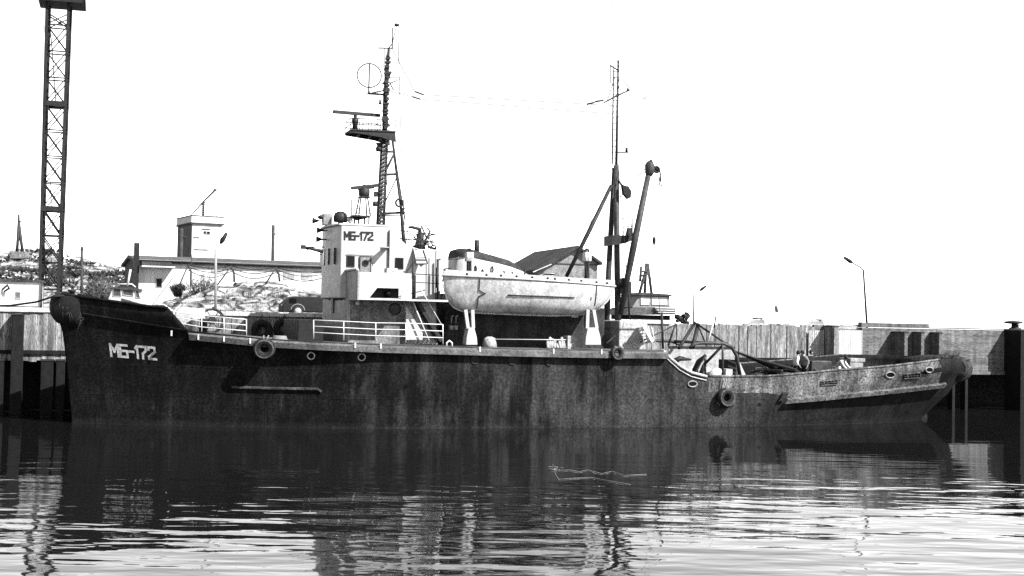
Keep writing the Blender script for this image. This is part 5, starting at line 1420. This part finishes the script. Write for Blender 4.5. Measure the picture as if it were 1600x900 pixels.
for y0, x0_, x1_ in ((358, 315, 328), (371, 302, 312), (390, 303, 325)): lg_.path([B3.at(x0_, y0, -.03), B3.at(x1_, y0 + .6, -.03)], .05, 4)
lg_.build('wall_ledge', roofd_m, b3)
jb = MB(); jb.path([B3.at(298, 337, 1), B3.at(318, 315, 1), B3.at(336, 297, 1)], [.05, .09, .12], 6); jb.path([B3.at(317, 339, 1), B3.at(318, 314, 1)], .1, 6)
for k in range(8): jb.path([B3.at(315.5, 338 - k * 3, 1), B3.at(320, 338 - k * 3, 1)], .06, 4)
jb.path([B3.at(319, 315, 1), B3.at(341, 340, 1)], .025, 4); jb.path([B3.at(319, 315, 1), B3.at(329, 339, 1)], .02, 4); jb.box(B3.at(334, 298, .9), B3.at(338, 295.5, 1.1))
jb.build('antenna_jib', steel_m, b3)

# gabled brick house behind the boat
B4 = Bld(890, 440, QD + 24, R(0))
b4 = thing('gabled_house', 'brick house with dark gable roof showing above the stern of the lifeboat', 'house', (0, 0, QZ), fr=B4.f)
pk, el, er_ = B4.at(900, 386), B4.at(833, 424), B4.at(938, 411)
wl_, wr_ = B4.at(840, 424).x, B4.at(934, 420).x
zl = lambda x: el.z + (pk.z - el.z) * (x - el.x) / (pk.x - el.x)
zr = lambda x: er_.z + (pk.z - er_.z) * (er_.x - x) / (er_.x - pk.x)
MB().prism([(wl_, QZ), (wr_, QZ), (wr_, zr(wr_) - .12), (pk.x, pk.z - .14), (wl_, zl(wl_) - .12)], 0, 9).build('wall', brick_m, b4)
r4 = MB()
r4.prism([(el.x, el.z - .22), (pk.x, pk.z - .10), (pk.x, pk.z + .10), (el.x, el.z + .10)], -.45, 9.4)
r4.prism([(pk.x + .002, pk.z - .10), (er_.x, er_.z - .16), (er_.x, er_.z + .04), (pk.x + .002, pk.z + .10)], -.45, 9.4)
r4.build('roof', mat('house_roofing', .035, .6, .9, .9, speck=.6), b4)
a = B4.at(833, 425, -.5); b = B4.at(861, 413, -.5); MB().bar((a.x, -.5, a.z), (b.x, -.5, b.z), .06, .16, (0, 1, 0)).build('bargeboard', pconc_m, b4)
zEe = er_.z - .15
win(B4, b4, 912, 919, 418, 431); win(B4, b4, 850, 866, 427, 431)
MB().bar((B4.at(868, 412).x, -.02, zEe), (wr_, -.02, zEe), .06, .08).build('brick_course', roofd_m, b4)

# small stepped cabin on the quay right of the main mast
B5 = Bld(1015, 500, QD + 6, R(0))
b5 = thing('quay_cabin', 'dark stepped cabin with wide windows and overhanging roof on the quay right of the mainmast', 'cabin', (0, 0, QZ), fr=B5.f)
P = lambda px, py: B5.at(px, py)
MB().prism([(P(972, 492).x, P(972, 492).z), (P(980, 484).x, P(980, 484).z), (P(990, 480).x, P(990, 480).z), (P(1052, 482).x, P(1052, 482).z), (P(1052, 492).x, P(1052, 492).z)], -.3, 3.2).build('base', mat('cabin_base_paint', .09, .5, 2, .8, speck=.5), b5)
MB().box((P(985, 492).x, -.1, QZ - .2), (P(1046, 490).x, 3, P(1000, 492).z - .003)).build('foundation', tar_m, b5)
MB().prism([(P(988, 480).x, P(988, 480).z + .003), (P(1047, 481).x, P(1047, 481).z), (P(1046, 463).x, P(1046, 463).z), (P(1000, 461).x, P(1000, 461).z)], 0, 2.6).build('wall', mat('cabin_wall_paint', .20, .4, 2, .8, speck=.4), b5)
MB().prism([(P(996, 462).x, P(996, 461).z), (P(1048, 463).x, P(1048, 463).z), (P(1047, 460).x, P(1047, 460).z), (P(1001, 457).x, P(1001, 457).z)], -.2, 2.8).build('roof', roofd_m, b5)
for px0, px1 in ((1001, 1015), (1018, 1043)): win(B5, b5, px0, px1, 465, 476.5, m_=mat('sky_pane', .52, .4, 2.5, .4, speck=.3))
st5 = MB()
for k in range(4): 
    a = P(1018 + k * 2, 480 + k * 3.5); b = P(1062 + k * 1, 483 + k * 3.5); st5.box((a.x, -.5 - .06 * k, a.z - .06), (b.x, -.3, a.z))
st5.build('side_slats', pconc_m, b5)
for px, py, r, lab, m_ in ((1067, 497, .30, 'dark bundled gear heap on the quay right of the stepped cabin', dark_m),):
    p = at(px, py, QD + 3); o = MB()
    for k in range(12): o.path([p + Vector((random.uniform(-.5, .4), 0, random.uniform(-.3, .25))), p + Vector((random.uniform(-.4, .5), .3, random.uniform(-.3, .3)))], random.uniform(.06, .16), 6)
    tag(o.build('gear_heap', m_, base=p), lab, 'gear')

# launch laid up on the quay behind the bow
B6 = Bld(200, 470, QD + 3.5, R(-4))
b6 = thing('laid_up_launch', 'small launch with white windowed cabin standing on the quay behind the tug bow', 'launch', (0, 0, QZ), fr=B6.f)
P = lambda px, py: B6.at(px, py)
MB().prism([(P(160, 468).x, P(160, 468).z), (P(236, 486).x, P(236, 486).z), (P(228, 500).x, QZ + .05), (P(168, 500).x, QZ + .05)], -.2, 2.2).build('hull', lgrey_m, b6, bevel=.05)
MB().prism([(P(168, 470).x, P(168, 470).z), (P(176, 450).x, P(176, 450).z), (P(190, 447.5).x, P(190, 447.5).z), (P(222, 453).x, P(222, 453).z), (P(234, 485).x, P(234, 485).z)], 0, 2).build('cabin', white_m, b6, bevel=.03)
MB().prism([(P(170, 450).x, P(170, 450).z), (P(190, 446).x, P(190, 446).z), (P(222, 452).x, P(222, 452).z), (P(222, 453.5).x, P(222, 453.5).z - .05)], -.12, 2.1).build('cabin_roof', roofd_m, b6)
for q4 in (((177, 450.5), (189, 449), (189, 463), (176, 463)), ((192, 450), (208, 453), (208, 463), (192, 461)), ((212, 454), (217, 455), (219, 466), (212, 465))):
    w6 = MB().path([P(*t) + Vector((0, -.02, 0)) for t in q4], .025, 4, True).build('window', white_m, b6); MB().add([P(*t) + Vector((0, -.012, 0)) for t in q4], [(0, 1, 2, 3)]).build('pane', mat('launch_pane', .06, .7, 5, .3), w6)
MB().prism([(P(190, 466).x, P(190, 466).z), (P(232, 478).x, P(232, 478).z), (P(234, 484).x, P(234, 484).z), (P(190, 472).x, P(190, 472).z)], -.04, -.005).build('dark_band', roofd_m, b6)
mb = MB(); mb.path([P(199, 447), P(204, 421)], .06, 6); mb.path([P(184, 444), P(206, 444), P(212, 449)], .04, 5); mb.build('mast', rail_m, b6)

# dark van behind the quay kerb
B7 = Bld(470, 488, QD + 7.5, R(0))
b7 = thing('van', 'dark van parked behind the quay kerb, partly hidden by the wheelhouse', 'van', (0, 0, QZ), fr=B7.f)
P = lambda px, py: B7.at(px, py)
zv = QZ + .28
x0_ = P(441, 480).x; x1_ = P(530, 480).x; z_r = P(470, 463).z
mb = MB(); mb.prism([(x0_, zv), (x1_, zv), (x1_, z_r - .05), (x1_ - .1, z_r), (P(458, 463).x, z_r), (P(449, 468).x, P(449, 468).z), (x0_ + .02, P(442, 476).z)], 0, 1.7); mb.build('body', dark_m, b7, bevel=.06)
for px in (465, 520):
    c = P(px, 488); w7 = MB().lathe([(.2, -.1), (.33, -.08), (.33, .1), (.2, .12)], (c.x, .0, QZ + .33), 'Y', 22).build('wheel', rubber_m, b7); MB().lathe([(.05, -.14), (.19, -.115), (.19, -.09)], (c.x, .0, QZ + .33), 'Y', 18).build('rim', lgrey_m, w7)
    MB().path([(c.x + .38 * math.cos(PI * i / 12), -.01, QZ + .36 + .36 * math.sin(PI * i / 12)) for i in range(13)], .03, 5).build('wheel_arch', grey_m, b7)
a = P(452, 466); b = P(463, 474); MB().box((a.x, -.012, b.z), (b.x, .02, a.z)).build('side_window', glass_m, b7)
MB().lathe([(.05, -.02), (.06, .02)], (x0_ - .0, .25, zv + .35), 'X', 12).build('headlight', lgrey_m, b7)
kb2 = MB().box((at(418, 490, QD).x, QD + .02, 4.925), (at(500, 490, QD).x, QD + .45, at(450, 488, QD).z)); tag(kb2.build('kerb_block', pconc_m, base=at(460, 497, QD), bevel=.03), 'raised pale concrete kerb block on quay edge in front of the dark van', 'kerb')

# poles and lamps
def pole(px, y0, y1, d, r, label, arms=(), zb=QZ, m_=pole_m, grp='utility poles', px1=None):
    a = at(px if px1 is None else px1, y1, d); t = at(px, y0, d); o = thing('utility_pole', label, 'pole', (a.x, d, zb), group=grp)
    MB().path([(a.x, d, zb), t], [r * 1.15, r], 8).build('post', m_, o)
    for (ax, ay, bx, by, rr) in arms: MB().path([at(ax, ay, d - .05), at(bx, by, d - .05)], rr, 6).build('crossarm', m_, o)
    return o
pole(284, 357, 398, QD + 48, .14, 'dark utility pole with crossarm beside the tower building', [(279, 368, 291, 371, .08)], px1=282)
p_ = pole(427, 351.5, 402, QD + 48, .15, 'plain dark utility pole rising behind the warehouse roof', [(425, 365, 433, 366, .07)])
pole(128, 385, 470, QD + 12, .07, 'thin pole with small floodlight standing between crane tower and launch', [(126.5, 390, 131, 388, .07)], m_=mast_m)
pole(983, 452, 490, QD + 5, .05, 'short dark rod standing left of the stepped cabin', m_=dark_m)
pole(894, 327, 400, QD + 60, .05, 'thin faint aerial mast rising above the gabled house', [(892, 334, 896, 334, .06)], m_=mat('faint_mast', .35, .3))
# a-frame pole on a stone stack, far left
D9 = QD + 75
o = thing('a_frame_mast', 'two-legged dark pole on stacked stones at far left skyline', 'pole', at(30, 396, D9))
for x1 in (26.5, 35.5): MB().path([at(x1, 396, D9), at(29.5, 348, D9)], .16, 7).build('leg', pole_m, o)
MB().path([at(29.5, 352, D9), at(29.2, 335, D9)], .12, 7).build('top_post', pole_m, o); MB().path([at(28, 347, D9), at(34, 346, D9)], .08, 6).build('crossarm', pole_m, o)
s_ = MB()
for k in range(4):
    for i in range(7): 
        a = at(16 + i * 4.2 + random.uniform(-1, 1), 393 + k * 2.6, D9 - .5); s_.box(a, a + Vector((random.uniform(.3, .45), 1.6, -.19)))
tag(s_.build('stone_stack', mat('stacked_stone', .16, .7, 1.5, .9, speck=.5), base=at(30, 402, D9), bevel=.03), 'low stack of flat dark stones under the two-legged pole on skyline', 'stones')
# tripod behind the cabin
D8 = QD + 14
o = thing('pole_tripod', 'dark open tripod of timber poles standing behind the stepped cabin', 'tripod', at(1008, 460, D8))
for x0_, x1, dd_ in ((1012, 997, 0), (1010, 1007, 1.2), (1012, 1019, 0)): MB().path([at(x1, 466, D8 + dd_), at(x0_, 412, D8)], .10, 7).build('leg', pole_m, o)
MB().path([at(1002, 416, D8 - .1), at(1000, 440, D8 - .1)], .09, 7).build('post', pole_m, o)
for a in ((1000, 424, 1014, 425), (999, 432, 1016, 427)): MB().path([at(a[0], a[1], D8 - .1), at(a[2], a[3], D8 - .1)], .07, 6).build('crossarm', pole_m, o)
def lamp(px, ytop, ybase, hx, hy, d, label, r=.05, bx=None, m_=None):
    a = at(bx or px, ybase, d); t = at(px, ytop, d); h = at(hx, hy, d); o = thing('street_lamp', label, 'street lamp', (a.x, d, QZ), group='street lamps on the quay')
    MB().path([(a.x, d, QZ), t, t.lerp(h, .15) + Vector((0, 0, .05)), h], [r * 1.3, r, r * .8, r * .7], 8).build('post', m_ or lamp_m, o)
    k = (h - t).normalized(); mb = MB(); mb.path([h - k * .1, h + k * .1, h + k * .55], [.06, .13, .08], 8); mb.build('lamp_head', dark_m, o)
lamp(337, 393, 490, 346, 378, QD + 4, 'white street lamp with angled head in front of the rocks', .06)
lamp(1349, 422, 500, 1330, 409.5, QD + 3, 'tall leaning street lamp above the concrete quay right of the stern deck', .055, bx=1355, m_=mast_m)
lamp(1084, 461, 500, 1095, 453, QD + 25, 'faint distant street lamp standing behind the towing frame', .06, m_=grey_m)
o = thing('flag_pole', 'thin pole with small checkered signal plate above the quay', 'flag pole', (at(1214, 505, QD + 2).x, QD + 2, QZ))
MB().path([(at(1214, 505, QD + 2).x, QD + 2, QZ), at(1211, 478, QD + 2)], .012, 5).build('post', lamp_m, o)
MB().prism([(at(x_, y_, QD + 2).x, at(x_, y_, QD + 2).z) for x_, y_ in ((1209, 478), (1214, 478), (1216, 488), (1211, 489))], QD + 1.95, QD + 1.97).build('signal_plate', mat('mottled_plate', .05, .9, 14, .8), o)

# cable frames on the rocks
D6 = QD + 22
frs = []
for bx1, tx, ty, bx2, by in ((278, 294, 414, 298, 447), (340, 361, 416, 366, 441), (415, 431, 418, 437, 440)):
    o = thing('cable_trestle', {294: 'leftmost leaning cable trestle in front of the warehouse', 361: 'middle leaning cable trestle standing on the rocks', 431: 'rightmost leaning cable trestle on rocks nearest the wheelhouse'}[tx], 'trestle', at(bx2, by, D6), group='cable trestles in front of the warehouse')
    MB().path([at(bx1, by + 4, D6), at(tx, ty, D6)], .05, 6).build('strut', pole_m, o); MB().path([at(bx2, by, D6), at(tx + 4.5, ty + 10, D6), at(tx, ty, D6)], .07, 6).build('post', pole_m, o)
    frs.append((tx, ty))
cb_ = MB(); pts = [(294, 414), (361, 416), (431, 418), (510, 424)]
for s_ in (0, 4, 9):
    for (a, b) in zip(pts, pts[1:]): cb_.path([at(a[0] + (b[0] - a[0]) * t, a[1] + s_ * .9 + (b[1] - a[1]) * t + (4 + s_ * .7) * math.sin(PI * t), D6) for t in [i / 8 for i in range(9)]], .03, 5)
cb_.path([at(294, 414, D6), at(300, 411, D6 + 4), at(299, 398, D6 + 13)], .03, 5); cb_.path([at(294, 414, D6), at(310, 416, D6 + 6), at(340, 411, D6 + 13.4)], .02, 5)
tag(cb_.build('cable_run', drope_m, base=at(361, 430, D6)), 'sagging dark cables strung between the three leaning trestles', 'cables')

# bushes: many thin twigs and small leaves
def bush(px0, px1, py0, py1, d, label, n, m_=bush_m):
    a = at(px0, py1, d); b = at(px1, py0, d); mb = MB(); cx = (a.x + b.x) / 2; w = (b.x - a.x) / 2; h = b.z - a.z
    o = thing('bush', label, 'bush', (cx, d, a.z - .3))
    for i in range(n):
        r = random.random() ** .5 * w; an = random.uniform(0, 2 * PI); p0 = Vector((cx + r * .4 * math.cos(an), d + r * .4 * math.sin(an), a.z - .3))
        tp = Vector((cx + r * math.cos(an) * 1.0, d + r * math.sin(an), a.z + h * (1 - (r / w) ** 2 * .6) * random.uniform(.5, 1.0)))
        md = p0.lerp(tp, .5) + Vector((random.uniform(-.1, .1), random.uniform(-.1, .1), .1)); mb.path([p0, md, tp], [.018, .014, .006], 4)
        for k in range(5):
            q_ = md.lerp(tp, random.random()); v = Vector((random.uniform(-1, 1), random.uniform(-1, 1), random.uniform(-.2, 1))).normalized() * random.uniform(.1, .3); u = v.orthogonal().normalized() * .03
            mb.add([q_, q_ + v * .5 + u, q_ + v, q_ + v * .5 - u], [(0, 1, 2, 3)])
    mb.build('twigs', m_, o)
bush(126, 190, 428, 474, QD + 14, 'bare twiggy bush on the slope behind the laid-up launch', 260)
bush(283, 345, 424, 458, QD + 20, 'loose twiggy bush beside the left cable trestle', 70)
bush(264, 292, 441, 456, QD + 19, 'dark low bush in front of the warehouse corner', 80, mat('dark_twigs', .03, .5))
# far scrub on the hillside
sc = MB()
hz = bpy.data.objects['hills']
pb = INFO['hills'][1]
for v in hz.data.vertices:
    p = v.co + pb
    n = noise.noise(Vector((p.x * .06, p.y * .05, 3.3)))
    if QD + 58 < p.y < QD + 100 and n > (.10 if p.y < QD + 80 else .42):
        for k in range(5):
            c = p + Vector((random.uniform(-.9, .9), random.uniform(-1, 1), 0))
            for j in range(3):
                v_ = Vector((random.uniform(-1, 1), random.uniform(-1, 1), random.uniform(.2, 1))).normalized() * random.uniform(.25, .6); u = v_.orthogonal().normalized() * .16
                sc.add([c, c + v_ * .5 + u, c + v_, c + v_ * .5 - u], [(0, 1, 2, 3)])
tag(sc.build('scrub', scrub_m, base=pb), 'dark low scrub scattered over the rocky hillside at left', 'scrub', kind='stuff')

# stacks on the right quay edge
def timber_stack(px0, px1, py0, py1, label, m_, n=5, slope=8):
    a = at(px0, py1, QD + 1.2); b = at(px1, py0, QD + 1.2); o = thing('board_stack', label, 'stack', (a.x, QD + 1.2, QZ), group=None); mb = MB()
    hh = (b.z - QZ) / n
    for k in range(n):
        t = k / n; sx_ = (b.x - a.x) * .16 * t
        for j in range(3):
            y = QD + .5 + j * .6; mb.box((a.x + sx_ + random.uniform(-.1, .1), y, QZ + .01 + k * hh), (b.x - sx_ * .6 + random.uniform(-.1, .1), y + .57, QZ + (k + 1) * hh - .01))
    mb.build('boards', m_, o, bevel=.015)
    tpm = MB(); n2 = 24; vs = []
    for i in range(n2 + 1):
        x = a.x + (b.x - a.x) * (.10 + .82 * i / n2)
        for y, dz_ in ((QD + .42, -.25), (QD + .5, .03), (QD + 1.3, .10), (QD + 2.3, .04)): vs.append((x, y + random.uniform(-.02, .02), b.z + dz_ + random.uniform(-.04, .06)))
    tpm.add(vs, [(i * 4 + j, i * 4 + j + 1, (i + 1) * 4 + j + 1, (i + 1) * 4 + j) for i in range(n2) for j in range(3)], True); tpm.build('canvas', tarp_m, o)
timber_stack(1178, 1236, 500.5, 512, 'covered board stack on the quay above the person group, left of the other stack', timber_m)
timber_stack(1268, 1345, 503, 514, 'covered board stack on the quay above the corrugated sheets', timber_m)
